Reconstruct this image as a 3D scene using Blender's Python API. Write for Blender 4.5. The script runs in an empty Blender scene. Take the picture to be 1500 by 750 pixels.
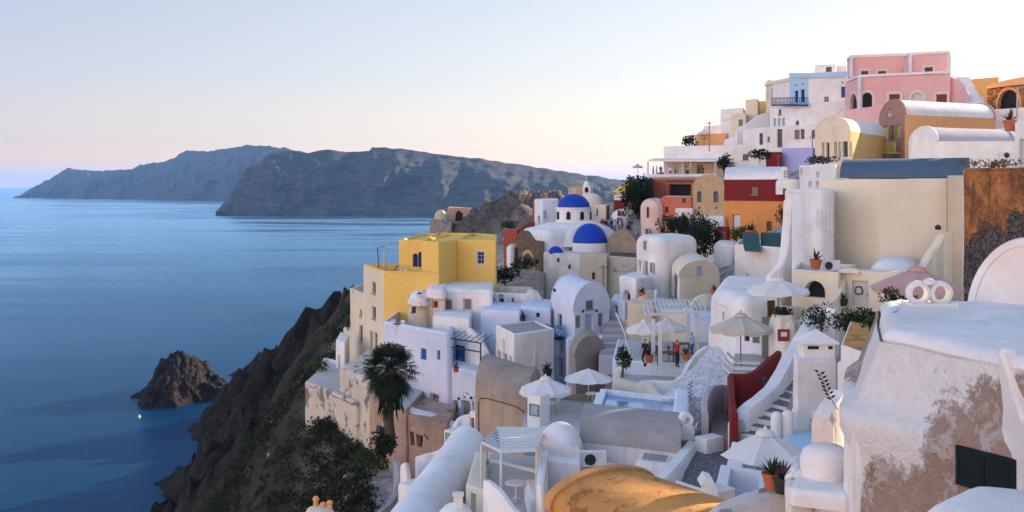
import bpy, bmesh, math, random
import numpy as np
from mathutils import Vector, noise, Matrix
R_=math.radians; PI=math.pi
random.seed(7); np.random.seed(7)
S=bpy.context.scene; C=S.collection
F,CX,HY,ZC=1500.0,750.0,271.0,100.0          # the lens: one pixel of the photograph at one metre is 1/1500 m; eye 100 m above the sea
def XY(px,Y): return ((px-CX)*Y/F,Y)
def Z(py,Y): return ZC-(py-HY)*Y/F
def P(px,py,Y): return Vector(((px-CX)*Y/F,Y,Z(py,Y)))
# ------------------------------------------------------------------ materials
M={}
def nt(name):
    m=bpy.data.materials.new(name); m.use_nodes=True; t=m.node_tree
    b=t.nodes['Principled BSDF']; b.inputs['Specular IOR Level'].default_value=.2
    return m,t,b
def nd(t,typ,**k):
    n=t.nodes.new(typ)
    for a,v in k.items():
        if a in n.inputs: n.inputs[a].default_value=v
        else: setattr(n,a,v)
    return n
def lk(t,a,b): t.links.new(a,b)
def pos(t,scale=(1,1,1)):
    g=nd(t,'ShaderNodeNewGeometry'); mp=nd(t,'ShaderNodeMapping'); mp.inputs['Scale'].default_value=scale
    lk(t,g.outputs['Position'],mp.inputs['Vector']); return mp.outputs[0]
def noi(t,vec,scale,detail=5,rough=.6,dist=0):
    n=nd(t,'ShaderNodeTexNoise',Scale=scale,Detail=detail,Roughness=rough,Distortion=dist); lk(t,vec,n.inputs['Vector']); return n.outputs['Fac']
def ramp(t,fac,stops):
    r=nd(t,'ShaderNodeValToRGB'); e=r.color_ramp.elements
    while len(e)<len(stops): e.new(.5)
    for i,(p,c) in enumerate(stops):
        e[i].position=p; e[i].color=(*c,1) if not isinstance(c,(int,float)) else (c,c,c,1)
    lk(t,fac,r.inputs[0]); return r.outputs[0]
def mix(t,fac,a,b,mode='MIX'):
    n=nd(t,'ShaderNodeMix',data_type='RGBA',blend_type=mode)
    for s,v in ((0,fac),(6,a),(7,b)):
        if isinstance(v,(int,float)): n.inputs[s].default_value=v
        elif isinstance(v,(tuple,list)): n.inputs[s].default_value=(*v,1)
        else: lk(t,v,n.inputs[s])
    return n.outputs[2]
def bump(t,b,h,strength=.3,dist=.05):
    n=nd(t,'ShaderNodeBump',Strength=strength,Distance=dist); lk(t,h,n.inputs['Height']); lk(t,n.outputs[0],b.inputs['Normal'])
def addm(t,a,b,k=1.0):
    m=nd(t,'ShaderNodeMath',operation='MULTIPLY_ADD'); lk(t,b,m.inputs[0]); m.inputs[1].default_value=k; lk(t,a,m.inputs[2]); return m.outputs[0]
def plaster(name,col,dirt=None,amt=.35,streak=.3,rough=.9,bs=.35,patch=None,pat=.62):
    m,t,b=nt(name); p=pos(t); dirt=dirt or tuple(c*.62 for c in col)
    big=noi(t,p,.45,6,.65); fine=noi(t,p,3.2,4,.6)
    st=noi(t,pos(t,(1.6,1.6,.12)),1.0,5,.65)
    c=mix(t,ramp(t,big,[(.42,0),(.75,amt)]),col,dirt)
    c=mix(t,ramp(t,st,[(.5,0),(.78,streak)]),c,dirt)
    c=mix(t,ramp(t,fine,[(.35,.12),(.6,0)]),c,tuple(x*.75 for x in col))
    rp_=noi(t,pos(t,(1,1,1.4)),.28,3,.5,.8); c=mix(t,ramp(t,rp_,[(.535,0),(.55,.16)]),c,tuple(min(1,x*1.12) for x in dirt)); ck=noi(t,p,1.15,9,.62,.9); c=mix(t,ramp(t,ck,[(.491,0),(.499,.13),(.501,.13),(.509,0)]),c,tuple(x*.55 for x in dirt))
    if patch:                                   # worn plaster: render fallen off in islands
        pm=noi(t,p,.7,8,.68,.3)
        pf=ramp(t,pm,[(pat,0),(pat+.025,1)])
        c=mix(t,pf,c,mix(t,fine,patch,tuple(x*.55 for x in patch)))
    lk(t,c,b.inputs['Base Color']); b.inputs['Roughness'].default_value=rough
    h=addm(t,noi(t,p,1.1,3,.5),noi(t,p,9,4,.65),.35)
    if patch: h=addm(t,h,pf,-.5)
    bump(t,b,h,bs,.09); M[name]=m; return m
def rubble(name,col,col2,mortar,scale=2.2,mw=.06,bs=.8):
    m,t,b=nt(name); p=pos(t)
    n=nd(t,'ShaderNodeTexNoise',Scale=1.3,Detail=2.0); lk(t,p,n.inputs['Vector'])
    q=nd(t,'ShaderNodeVectorMath',operation='MULTIPLY_ADD'); lk(t,n.outputs['Color'],q.inputs[0]); q.inputs[1].default_value=(.35,)*3; lk(t,p,q.inputs[2])
    v=nd(t,'ShaderNodeTexVoronoi',feature='DISTANCE_TO_EDGE',Scale=scale); lk(t,q.outputs[0],v.inputs['Vector'])
    v2=nd(t,'ShaderNodeTexVoronoi',feature='F1',Scale=scale); lk(t,q.outputs[0],v2.inputs['Vector'])
    sx=nd(t,'ShaderNodeSeparateColor'); lk(t,v2.outputs['Color'],sx.inputs[0])
    c=mix(t,sx.outputs[0],col,col2)
    c=mix(t,ramp(t,noi(t,p,5,5),[(.4,0),(.7,.5)]),c,tuple(x*.5 for x in col))
    e=ramp(t,v.outputs['Distance'],[(mw*.5,1),(mw*1.5,0)])
    c=mix(t,e,c,mortar); lk(t,c,b.inputs['Base Color']); b.inputs['Roughness'].default_value=.95
    bump(t,b,addm(t,noi(t,p,8,4),e,-1.2),bs,.08); M[name]=m
def plain(name,col,rough=.6,metal=0,var=.25,spec=.3):
    m,t,b=nt(name); p=pos(t)
    c=mix(t,ramp(t,noi(t,p,2.3,5),[(.35,var),(.65,0)]),col,tuple(x*.5 for x in col)); lk(t,c,b.inputs['Base Color'])
    b.inputs['Roughness'].default_value=rough; b.inputs['Metallic'].default_value=metal; b.inputs['Specular IOR Level'].default_value=spec; M[name]=m; return m
def wood(name,col):
    m,t,b=nt(name); n=noi(t,pos(t,(6,6,.8)),2,5,.7)
    lk(t,mix(t,n,tuple(x*.65 for x in col),col),b.inputs['Base Color']); b.inputs['Roughness'].default_value=.65; M[name]=m
def fabric(name,col,tr=.25):
    m,t,b=nt(name); n=noi(t,pos(t),2.5,3)
    lk(t,mix(t,n,tuple(x*.85 for x in col),col),b.inputs['Base Color']); b.inputs['Roughness'].default_value=.95
    tl=nd(t,'ShaderNodeBsdfTranslucent'); tl.inputs[0].default_value=(*col,1); ms=nd(t,'ShaderNodeMixShader'); ms.inputs[0].default_value=tr
    lk(t,b.outputs[0],ms.inputs[1]); lk(t,tl.outputs[0],ms.inputs[2]); lk(t,ms.outputs[0],t.nodes['Material Output'].inputs[0]); M[name]=m
def leafm(name,a,bc,sc=.8):
    m,t,b=nt(name); p=pos(t)
    lk(t,mix(t,ramp(t,addm(t,noi(t,p,sc,4),noi(t,p,sc*9,2),.35),[(.45,0),(.95,1)]),a,bc),b.inputs['Base Color']); b.inputs['Roughness'].default_value=.7
    tl=nd(t,'ShaderNodeBsdfTranslucent'); tl.inputs[0].default_value=(*bc,1); ms=nd(t,'ShaderNodeMixShader'); ms.inputs[0].default_value=.2
    lk(t,b.outputs[0],ms.inputs[1]); lk(t,tl.outputs[0],ms.inputs[2]); lk(t,ms.outputs[0],t.nodes['Material Output'].inputs[0]); M[name]=m
W=(.80,.78,.76)
plaster('white',W,(.50,.44,.40),.42,.42)
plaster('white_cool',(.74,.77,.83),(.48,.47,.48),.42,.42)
plaster('white_blue_shade',(.62,.67,.80),(.45,.46,.52),.42,.42)  # white with the blue shade of the lower village mixed into its colour
plaster('white_worn',(.74,.71,.68),(.36,.30,.26),.6,.5,patch=(.33,.29,.25),pat=.66)
plaster('white_near',(.78,.75,.73),(.46,.38,.33),.4,.25,bs=.6)
plaster('cream',(.72,.63,.48),(.5,.41,.29),.3,.25)
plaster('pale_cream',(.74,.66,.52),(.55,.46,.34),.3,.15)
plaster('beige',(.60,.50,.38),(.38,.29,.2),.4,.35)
plaster('beige_worn',(.56,.48,.38),(.30,.24,.19),.5,.4,patch=(.26,.22,.19),pat=.6)
plaster('peeling',(.60,.53,.44),(.36,.30,.25),.5,.4,patch=(.24,.22,.21),pat=.545)
plaster('yellow',(.80,.53,.14),(.66,.44,.12),.3,.2)
plaster('ochre',(.66,.42,.16),(.45,.27,.1),.4,.35)
plaster('orange',(.72,.30,.09),(.48,.19,.06),.5,.5)
plaster('apricot',(.76,.40,.18),(.58,.28,.12),.4,.35)
plaster('pink',(.72,.44,.43),(.58,.26,.24),.3,.25)
plaster('pale_pink',(.74,.52,.46),(.55,.36,.3),.3,.3)
plaster('coral',(.52,.16,.10),(.36,.11,.07),.5,.4)
plaster('dark_red',(.19,.02,.022),(.18,.02,.02),.4,.3)
plaster('brick_red',(.36,.075,.04),(.22,.05,.03),.5,.4)
plaster('sky_blue',(.40,.60,.78),(.34,.45,.56),.3,.25)
plaster('pale_blue',(.66,.72,.80),(.5,.54,.6),.3,.25)
plaster('lavender',(.42,.44,.72),(.36,.36,.55),.3,.25)
plaster('slate_blue',(.075,.125,.185),(.05,.08,.12),.3,.1)
plaster('dome_blue',(.006,.055,.42),(.005,.035,.26),.3,.1,rough=.55,bs=.1)
plaster('cement',(.32,.27,.23),(.17,.14,.12),.7,.5)
plaster('cement_grey',(.36,.34,.33),(.2,.18,.17),.7,.5,patch=(.62,.6,.58),pat=.66)
plaster('lilac_grey',(.46,.43,.47),(.32,.29,.3),.5,.3)
plaster('brown_wall',(.40,.31,.23),(.20,.14,.10),.7,.6)
plaster('pinkish_stone',(.44,.31,.24),(.24,.15,.11),.7,.6,patch=(.14,.10,.08),pat=.62)
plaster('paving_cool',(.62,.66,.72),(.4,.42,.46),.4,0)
plaster('paving',(.46,.44,.43),(.3,.28,.26),.5,0)
plaster('gold_roof',(.64,.30,.085),(.30,.14,.05),1.0,.45,bs=.6,patch=(.40,.18,.06),pat=.55)
def rust():
    m,t,b=nt('rust_wall'); p=pos(t); n1=noi(t,p,.35,8,.7,.6); n2=noi(t,p,.95,8,.72,.5); n3=noi(t,p,7,5,.65); st=noi(t,pos(t,(1.2,1.2,.3)),1,6,.7,.5)
    c=mix(t,ramp(t,n2,[(.38,0),(.6,1)]),(.52,.20,.06),(.20,.075,.035)); c=mix(t,ramp(t,st,[(.5,0),(.66,.9)]),c,(.075,.04,.03)); c=mix(t,ramp(t,n3,[(.5,0),(.75,.5)]),c,(.58,.30,.13))
    sx=nd(t,'ShaderNodeSeparateXYZ'); lk(t,p,sx.inputs[0]); dv=nd(t,'ShaderNodeVectorMath',operation='DOT_PRODUCT'); lk(t,p,dv.inputs[0]); dv.inputs[1].default_value=(.75,0,-.55)
    mr=nd(t,'ShaderNodeMapRange'); lk(t,dv.outputs['Value'],mr.inputs[0]); mr.inputs[1].default_value=-38.8; mr.inputs[2].default_value=-36.9; mr.inputs[3].default_value=-.3; mr.inputs[4].default_value=.28
    k=addm(t,addm(t,n1,mr.outputs[0]),n2,.3); pf=ramp(t,k,[(.62,0),(.66,1)])
    wn=nd(t,'ShaderNodeTexNoise',Scale=1.6,Detail=4.0); lk(t,p,wn.inputs['Vector']); wq=nd(t,'ShaderNodeVectorMath',operation='MULTIPLY_ADD'); lk(t,wn.outputs['Color'],wq.inputs[0]); wq.inputs[1].default_value=(1.1,1.1,1.1); lk(t,p,wq.inputs[2]); v=nd(t,'ShaderNodeTexVoronoi',feature='DISTANCE_TO_EDGE',Scale=2.6); lk(t,wq.outputs[0],v.inputs['Vector']); e=ramp(t,v.outputs['Distance'],[(.02,1),(.12,0)])
    sc=mix(t,e,mix(t,n2,(.07,.055,.05),(.16,.13,.115)),(.04,.03,.028))
    lk(t,mix(t,pf,c,sc),b.inputs['Base Color']); b.inputs['Roughness'].default_value=.95; bump(t,b,addm(t,addm(t,n2,n3,.3),addm(t,pf,e,.6),-.6),.9,.12); M['rust_wall']=m
rust()
plaster('stained',(.74,.71,.68),(.30,.25,.21),.9,.6,bs=.6,patch=(.30,.25,.21),pat=.56)
plaster('gold_wall',(.66,.33,.12),(.34,.17,.08),.8,.5,patch=(.32,.17,.1),pat=.6)
def near_peel():
    m,t,b=nt('near_peel'); p=pos(t); sx=nd(t,'ShaderNodeSeparateXYZ'); lk(t,p,sx.inputs[0])
    n1=noi(t,p,.8,9,.72,.4); n2=noi(t,p,3.5,6,.7); n3=noi(t,p,14,4,.65)
    # plaster has come off low down and towards the right of the wall
    dv=nd(t,'ShaderNodeVectorMath',operation='DOT_PRODUCT'); lk(t,p,dv.inputs[0]); dv.inputs[1].default_value=(2.0,0,-1)
    ht=nd(t,'ShaderNodeMapRange'); lk(t,dv.outputs['Value'],ht.inputs[0]); ht.inputs[1].default_value=-80.8; ht.inputs[2].default_value=-78.5; ht.inputs[3].default_value=-.25; ht.inputs[4].default_value=.22
    tp=nd(t,'ShaderNodeMapRange'); lk(t,sx.outputs[2],tp.inputs[0]); tp.inputs[1].default_value=96.5; tp.inputs[2].default_value=97.1; tp.inputs[3].default_value=0; tp.inputs[4].default_value=-.35
    k=addm(t,addm(t,addm(t,n1,ht.outputs[0]),tp.outputs[0]),addm(t,n2,n3),.14); k=addm(t,k,n3,0)
    pf=ramp(t,k,[(.61,0),(.70,1)])
    w_=mix(t,ramp(t,n2,[(.4,.0),(.7,.35)]),(.78,.75,.73),(.55,.47,.43)); bn=mix(t,n2,(.26,.17,.125),(.44,.32,.26)); bn=mix(t,ramp(t,n1,[(.6,0),(.7,.8)]),bn,(.22,.11,.07)); gy=noi(t,p,1.7,8,.75,.6); bn=mix(t,ramp(t,gy,[(.52,0),(.56,.75)]),bn,(.50,.46,.44)); bn=mix(t,ramp(t,n3,[(.58,0),(.72,.6)]),bn,(.10,.075,.06))
    lk(t,mix(t,pf,w_,bn),b.inputs['Base Color']); b.inputs['Roughness'].default_value=.95
    bump(t,b,addm(t,addm(t,n2,n3,.6),pf,-.6),.9,.08); M['near_peel']=m
near_peel()
rubble('stone_brown',(.16,.10,.065),(.26,.17,.10),(.10,.075,.06),2.4)
rubble('stone_tan',(.50,.34,.18),(.58,.42,.25),(.46,.36,.25),3.2,.04,.5)
rubble('stone_pink',(.46,.20,.16),(.55,.3,.24),(.5,.36,.32),3.5)
rubble('stone_grey',(.30,.27,.25),(.42,.39,.36),(.24,.22,.2),2.2)
rubble('stone_dark',(.10,.085,.075),(.17,.145,.12),(.07,.06,.05),1.6)
rubble('stone_orange',(.13,.07,.045),(.2,.1,.05),(.62,.26,.07),2.2,.11)
rubble('whitewashed_rubble',(.66,.66,.69),(.80,.80,.82),(.47,.45,.44),2.8,.03,.8)
rubble('pebbles',(.08,.08,.09),(.17,.17,.18),(.30,.29,.29),7.5,.06,.6)
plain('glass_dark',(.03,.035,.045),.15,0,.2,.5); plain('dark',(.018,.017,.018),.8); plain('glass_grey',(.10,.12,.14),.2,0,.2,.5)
wood('wood_blue',(.03,.13,.36)); wood('wood_navy',(.012,.03,.14)); wood('wood_pale_blue',(.42,.52,.66)); wood('wood_grey',(.24,.25,.24)); wood('wood_brown',(.16,.07,.035))
wood('wood_red',(.26,.05,.03)); wood('wood_green',(.006,.015,.016)); wood('wood_white',(.75,.74,.72)); wood('wood_yellow',(.66,.56,.14)); wood('wood_light',(.35,.22,.12)); wood('straw',(.42,.29,.18))
plain('metal_white',(.72,.72,.72),.4); plain('metal_dark',(.03,.03,.035),.45); plain('metal_grey',(.30,.30,.31),.45,.3); plain('rust',(.2,.08,.04),.8)
plain('terracotta',(.42,.12,.055),.8); plain('pot_black',(.03,.03,.03),.6); plain('skin',(.45,.27,.19),.6); plain('hair',(.03,.02,.015),.7)
for k,c in dict(red=(.42,.025,.03),white=(.75,.75,.73),blue=(.05,.10,.30),black=(.02,.02,.025),tan=(.45,.34,.22),sky=(.42,.55,.75)).items(): plain('cloth_'+k,c,.9)
fabric('canvas_white',(.88,.86,.83)); fabric('canvas_cream',(.66,.58,.48)); fabric('canvas_pink',(.74,.46,.42),.35); fabric('canvas_blue',(.03,.10,.38)); fabric('canvas_green',(.05,.12,.12))
leafm('leaf_dark',(.008,.016,.008),(.03,.05,.018)); leafm('leaf_mid',(.02,.04,.014),(.075,.105,.03)); leafm('leaf_palm',(.012,.022,.012),(.04,.06,.026),1.5)
leafm('leaf_scrub',(.011,.017,.008),(.042,.050,.022),.12); leafm('leaf_bloom',(.10,.03,.07),(.03,.05,.02),2); leafm('leaf_dry',(.10,.07,.035),(.2,.15,.07))
wood('bark',(.10,.075,.055))
def pool(name,col):
    m,t,b=nt(name); b.inputs['Base Color'].default_value=(*col,1); b.inputs['Roughness'].default_value=.06; b.inputs['Specular IOR Level'].default_value=.5
    bump(t,b,noi(t,pos(t),2.5,2),.15,.05); M[name]=m
pool('pool_turquoise',(.015,.33,.46)); pool('pool_blue',(.10,.27,.46))
# ------------------------------------------------------------------ objects
def tag(o,label=None,cat=None,group=None,kind=None):
    for k,v in (('label',label),('category',cat),('group',group),('kind',kind)):
        if v: o[k]=v
    return o
def thing(name,label,cat,loc,group=None,rz=0):
    o=bpy.data.objects.new(name,None); C.objects.link(o); o.location=Vector(loc); o.rotation_euler=(0,0,rz); o.empty_display_size=.3
    return tag(o,label,cat,group)
def origin(o):
    v=Vector((0,0,0))
    while o: v+=o.location; o=o.parent
    return v
def copytree(o,parent=None):
    c=o.copy(); C.objects.link(c); c.parent=parent
    for ch in list(o.children): copytree(ch,c)
    return c
def dup(o,loc,label=None,rz=0,sc=1,group=None):
    c=copytree(o); c.location=Vector(loc); c.rotation_euler=(0,0,rz); c.scale=(sc,)*3 if isinstance(sc,(int,float)) else sc
    if label: c['label']=label
    if group: c['group']=group
    return c
class MB:
    def __init__(s): s.v=[]; s.f=[]; s.m=[]
    def face(s,pts,m=0):
        n=len(s.v); s.v+=[Vector(p) for p in pts]; s.f.append(tuple(range(n,n+len(pts)))); s.m.append(m)
    def grid(s,rows,m=0,close=False):
        n=len(s.v); k=len(rows[0])
        for r in rows: s.v+=[Vector(p) for p in r]
        for i in range(len(rows)-1):
            for j in range(k if close else k-1):
                a=n+i*k+j; b=n+i*k+(j+1)%k; s.f.append((a,b,b+k,a+k)); s.m.append(m)
    def box(s,c,size,rz=0,m=0,ax=None):
        hx,hy,hz=[x/2 for x in size]; Mx=Matrix.Rotation(rz,3,'Z') if ax is None else ax
        q=[Vector(c)+Mx@Vector((x*hx,y*hy,z*hz)) for z in(-1,1) for x,y in((-1,-1),(1,-1),(1,1),(-1,1))]
        for f in((3,2,1,0),(4,5,6,7),(0,1,5,4),(1,2,6,5),(2,3,7,6),(3,0,4,7)): s.face([q[i] for i in f],m)
    def tube(s,pts,r,k=6,m=0,cap=True):
        pts=[Vector(p) for p in pts]; rs=r if isinstance(r,(list,tuple)) else [r]*len(pts); rows=[]
        for i,p in enumerate(pts):
            d=(pts[min(i+1,len(pts)-1)]-pts[max(i-1,0)]).normalized(); a=d.orthogonal().normalized() if abs(d.z)<.95 else Vector((1,0,0)); a=(a-d*a.dot(d)).normalized(); b=d.cross(a)
            rows.append([p+(a*math.cos(2*PI*j/k)+b*math.sin(2*PI*j/k))*rs[i] for j in range(k)])
        s.grid(rows,m,True)
        if cap: s.face(rows[-1],m); s.face(rows[0][::-1],m)
    def lathe(s,c,prof,k=16,m=0,sx=1,a0=0,a1=2*PI):
        c=Vector(c); full=abs(a1-a0-2*PI)<1e-6; n=k if full else k+1
        s.grid([[c+Vector((r*sx*math.cos(a0+(a1-a0)*j/k),r*math.sin(a0+(a1-a0)*j/k),z)) for j in range(n)] for r,z in prof],m,full)
    def build(s,name,mats,parent=None,wob=0,ang=38,weld=True,wf=.55):
        me=bpy.data.meshes.new(name); off=origin(parent)
        vs=[v+noise.noise_vector(v*wf)*wob+noise.noise_vector(v*wf*3.1)*wob*.4 for v in s.v] if wob else s.v
        me.from_pydata([v-off for v in vs],[],s.f)
        for x in (mats if isinstance(mats,(list,tuple)) else [mats]): me.materials.append(M[x])
        me.polygons.foreach_set('material_index',s.m)
        if weld:
            bm=bmesh.new(); bm.from_mesh(me); bmesh.ops.remove_doubles(bm,verts=bm.verts,dist=2e-4); bm.to_mesh(me); bm.free()
        me.polygons.foreach_set('use_smooth',[True]*len(me.polygons)); me.set_sharp_from_angle(angle=R_(ang)); me.update()
        o=bpy.data.objects.new(name,me); C.objects.link(o); o.parent=parent; return o
def solo(mb,name,mats,label,cat,group=None,**k): return tag(mb.build(name,mats,None,**k),label,cat,group)
# ------------------------------------------------------------------ walls with real openings
def off_poly(q,d):
    n=len(q); out=[]
    for i in range(n):
        a,b,c=[Vector((*q[j%n][:2],0)) for j in(i-1,i,i+1)]
        e1=(b-a).normalized(); e2=(c-b).normalized(); n1=Vector((-e1.y,e1.x,0)); n2=Vector((-e2.y,e2.x,0))
        den=1+n1.dot(n2); p=b+(n1+n2)*(d/max(den,.2)); out.append((p.x,p.y))
    return out
def Rect(pl,Yl,pr,Yr,d,sk=0):
    """front edge seen left to right, then d metres back"""
    a=Vector(XY(pl,Yl)); b=Vector(XY(pr,Yr)); e=(b-a).normalized(); n=Vector((-e.y,e.x))*d+e*sk
    return [tuple(a),tuple(b),tuple(b+n),tuple(a+n)]
def L3(pl,Yl,pn,Yn,pr,Yr):
    a,b,c=[Vector(XY(*q)) for q in((pl,Yl),(pn,Yn),(pr,Yr))]; return [tuple(a),tuple(b),tuple(c),tuple(a+c-b)]
def hit(poly,e,px,py):
    a=Vector(poly[e]); b=Vector(poly[(e+1)%len(poly)]); d=b-a; k=(px-CX)/F
    t=(k*a.y-a.x)/(d.x-k*d.y); Y=a.y+t*d.y; return t*d.length, Z(py,Y)
def ring(mb,pts,O,u,n,w_in,o0,o1,m=0):
    """a frame along a convex outline in the wall's plane (u, z), from depth o0 to o1"""
    inn=off_poly(pts,w_in); T=lambda p,o: O+u*p[0]+Vector((0,0,p[1]))+n*o
    k=len(pts)
    for i in range(k):
        j=(i+1)%k
        mb.face([T(pts[i],o1),T(pts[j],o1),T(inn[j],o1),T(inn[i],o1)],m)
        mb.face([T(inn[i],o1),T(inn[j],o1),T(inn[j],o0),T(inn[i],o0)],m)
        mb.face([T(pts[j],o1),T(pts[i],o1),T(pts[i],o0),T(pts[j],o0)],m)
    return inn
def outline(w,h,arch):
    if not arch: return [(0,0),(w,0),(w,h),(0,h)]
    r=w/2; return [(0,0),(w,0)]+[(r+r*math.cos(PI*i/8),h-r+r*math.sin(PI*i/8)) for i in range(9)]
def fit(parent,O,u,n,w,h,kind,pane,frame,arch,dep,tr):
    """a window / door unit sitting dep behind the wall face (dep<0: proud of it)"""
    T=lambda x,z,o: O+u*x+Vector((0,0,z))+n*o
    pts=outline(w,h,arch); fw=min(.07,w*.10); isd=kind in'DP'
    base={'W':'window','S':'window','D':'door','P':'door','O':'opening'}[kind]
    fm=MB(); inn=ring(fm,pts,O,u,n,fw,-dep-.06,-dep+.01)
    if kind in'WS' and not arch and w>.5:
        q=MB(); q.box(T(w/2,-.05,.02 if dep>0 else -dep),(1,1,1),ax=Matrix((u*(w+.14),n*.16,Vector((0,0,.08)))).transposed()); sill=q
    else: sill=None
    if tr>0: ring(fm,off_poly(pts,-tr),O,u,n,tr-.004,-.02,.045)
    pm=MB(); pm.face([T(x,z,-dep-.035) for x,z in inn])
    if kind=='W':
        fo=fm.build(base,frame,parent); bar=fw*.45; po=pm.build('pane',pane,fo)
        q=MB()
        q.box(T(w/2,h*.5,-dep-.01),(1,1,1),ax=Matrix((u*bar,n*.04,Vector((0,0,h*.96 if not arch else h*.94)))).transposed())
        if h>.7:
            for z in ((.5,) if h<1.3 else (.36,.68)): q.box(T(w/2,h*z,-dep-.012),(1,1,1),ax=Matrix((u*(w-fw),n*.035,Vector((0,0,bar)))).transposed())
        q.build('glazing_bars',frame,fo)
        if sill: sill.build('sill',frame,fo)
    elif kind=='S':
        fo=fm.build(base,frame,parent)
        for i in(0,1):
            q=MB(); x0=fw+(w/2-fw)*i; ww=w/2-fw
            q.box(T(x0+ww/2,h/2,-dep-.015),(1,1,1),ax=Matrix((u*(ww-.015),n*.03,Vector((0,0,h-2*fw)))).transposed())
            ns=max(3,int(h/.16))
            for s_ in range(ns): q.box(T(x0+ww/2,fw+(h-2*fw)*(s_+.5)/ns,-dep+.004),(1,1,1),ax=Matrix((u*(ww*.8),n*.025,Vector((0,0,(h-2*fw)/ns*.55)))).transposed())
            q.build('shutter',pane,fo)
    elif isd:
        do=pm.build(base,pane,parent); fm.build('door_frame',frame,do)
        q=MB()
        for i in(0,1):
            for z0,z1 in((.08,.42),(.5,.9 if not arch else .75)):
                q.box(T(w*(.29+.42*i),h*(z0+z1)/2,-dep-.027),(1,1,1),ax=Matrix((u*(w*.3),n*.02,Vector((0,0,h*(z1-z0))))).transposed())
        q.build('door_panel',pane,do)
        q=MB(); q.box(T(w*.86,h*.47,-dep),(.05,.05,.12)); q.build('handle','metal_grey',do)
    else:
        pm2=MB(); pm2.face([T(x,z,-dep-.3) for x,z in pts]); fo=pm2.build('opening','dark',parent)  # dark sheet set back in the hole, standing for the unlit inside
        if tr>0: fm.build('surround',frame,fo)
def vol(parent,pname,poly,z0,z1,mat,roof=None,r=.13,par=None,vault=None,op=(),emat=None,wob=.03,dep=.19,k=3,step=1.3,cap=True):
    """a plastered block: rounded corners and roof edge, holes for its openings, parapet or barrel roof"""
    n=len(poly); inner=off_poly(poly,r); mats=[mat,roof or mat]; emat=emat or {}
    ei={}
    for e,mm in emat.items():
        if mm not in mats: mats.append(mm)
        ei[e]=mats.index(mm)
    rt=.0 if vault else r; zt=z1-rt; mb=MB(); arcs=[]
    nrm=[]
    for i in range(n):
        a=Vector(poly[i]); b=Vector(poly[(i+1)%n]); d=(b-a).normalized(); nrm.append(math.atan2(-d.x,d.y))
    for i in range(n):
        a0=nrm[i-1]; a1=nrm[i]
        while a1<a0-1e-6: a1+=2*PI
        if a1-a0>PI: a1=a0
        arcs.append([(math.cos(a0+(a1-a0)*j/k),math.sin(a0+(a1-a0)*j/k)) for j in range(k+1)])
    rg=lambda rr,z:[[Vector((inner[i][0]+c*rr,inner[i][1]+s*rr,z)) for c,s in arcs[i]] for i in range(n)]
    full=rg(r,zt)
    zl=[z0+(zt-z0)*j/max(1,int((zt-z0)/step)) for j in range(max(1,int((zt-z0)/step))+1)]
    for i in range(n):
        for j in range(k):
            p,q=full[i][j],full[i][j+1]
            for za,zb in zip(zl,zl[1:]): mb.face([(p.x,p.y,za),(q.x,q.y,za),(q.x,q.y,zb),(p.x,p.y,zb)],ei.get(i if j>=k/2 else (i-1)%n,0))
    fits=[]
    for e in range(n):
        A=full[e][-1].copy(); B=full[(e+1)%n][0].copy(); A.z=B.z=0; u=(B-A); Ln=u.length
        if Ln<1e-4: continue
        u/=Ln; nn=Vector((u.y,-u.x,0)); A0=Vector((*poly[e],0)); sh=(A-A0).dot(u); m=ei.get(e,0)
        holes=[]
        for o in op:
            if o[0]!=e: continue
            _,x0,y0,x1,y1,kind,pane,frame=o[:8]; arch=o[8] if len(o)>8 else 0; tr=o[9] if len(o)>9 else 0
            t0,_=hit(poly,e,x0,y0); t1,_=hit(poly,e,x1,y0); _,zb=hit(poly,e,(x0+x1)/2,y0); _,za=hit(poly,e,(x0+x1)/2,y1)
            t0-=sh; t1-=sh
            if t1<t0: t0,t1=t1,t0
            ok=t0>.02 and t1<Ln-.02 and zb<zt-.02 and za>z0 and not any(t0<h[1] and t1>h[0] and za<h[3] and zb>h[2] for h in holes)
            if ok: holes.append((t0,t1,za,zb,arch))
            fits.append((A+u*t0+Vector((0,0,za)),u,nn,t1-t0,zb-za,kind,pane,frame,arch,dep if ok else -.05,tr))
        xs=sorted(set([0,Ln]+[Ln*j/max(1,int(Ln/step)) for j in range(1,max(1,int(Ln/step)))]+[h[0] for h in holes]+[h[1] for h in holes]))
        zs=sorted(set(zl+[h[2] for h in holes]+[h[3] for h in holes]))
        T=lambda x,z,o=0: A+u*x+Vector((0,0,z))+nn*o
        for xa,xb in zip(xs,xs[1:]):
            for za,zb in zip(zs,zs[1:]):
                xm,zm=(xa+xb)/2,(za+zb)/2
                if any(h[0]<xm<h[1] and h[2]<zm<h[3] for h in holes): continue
                mb.face([T(xa,za),T(xb,za),T(xb,zb),T(xa,zb)],m)
        for t0,t1,za,zb,arch in holes:
            D=-dep-.35; w=t1-t0; rr=w/2
            if arch and zb-za>rr:
                sp=[(t0+rr+rr*math.cos(PI*j/8),zb-rr+rr*math.sin(PI*j/8)) for j in range(9)]
                for j in range(8):
                    c0=(t1,zb) if j<4 else (t0,zb)
                    mb.face([T(*c0),T(*sp[j+1]),T(*sp[j])],m)
                    mb.face([T(*sp[j]),T(*sp[j+1]),T(*sp[j+1],D),T(*sp[j],D)],m)
                sd=zb-rr
            else:
                mb.face([T(t0,zb),T(t1,zb),T(t1,zb,D),T(t0,zb,D)],m); sd=zb
            mb.face([T(t0,za),T(t0,sd),T(t0,sd,D),T(t0,za,D)],m); mb.face([T(t1,sd),T(t1,za),T(t1,za,D),T(t1,sd,D)],m)
            mb.face([T(t1,za),T(t0,za),T(t0,za,D),T(t1,za,D)],m)
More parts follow.
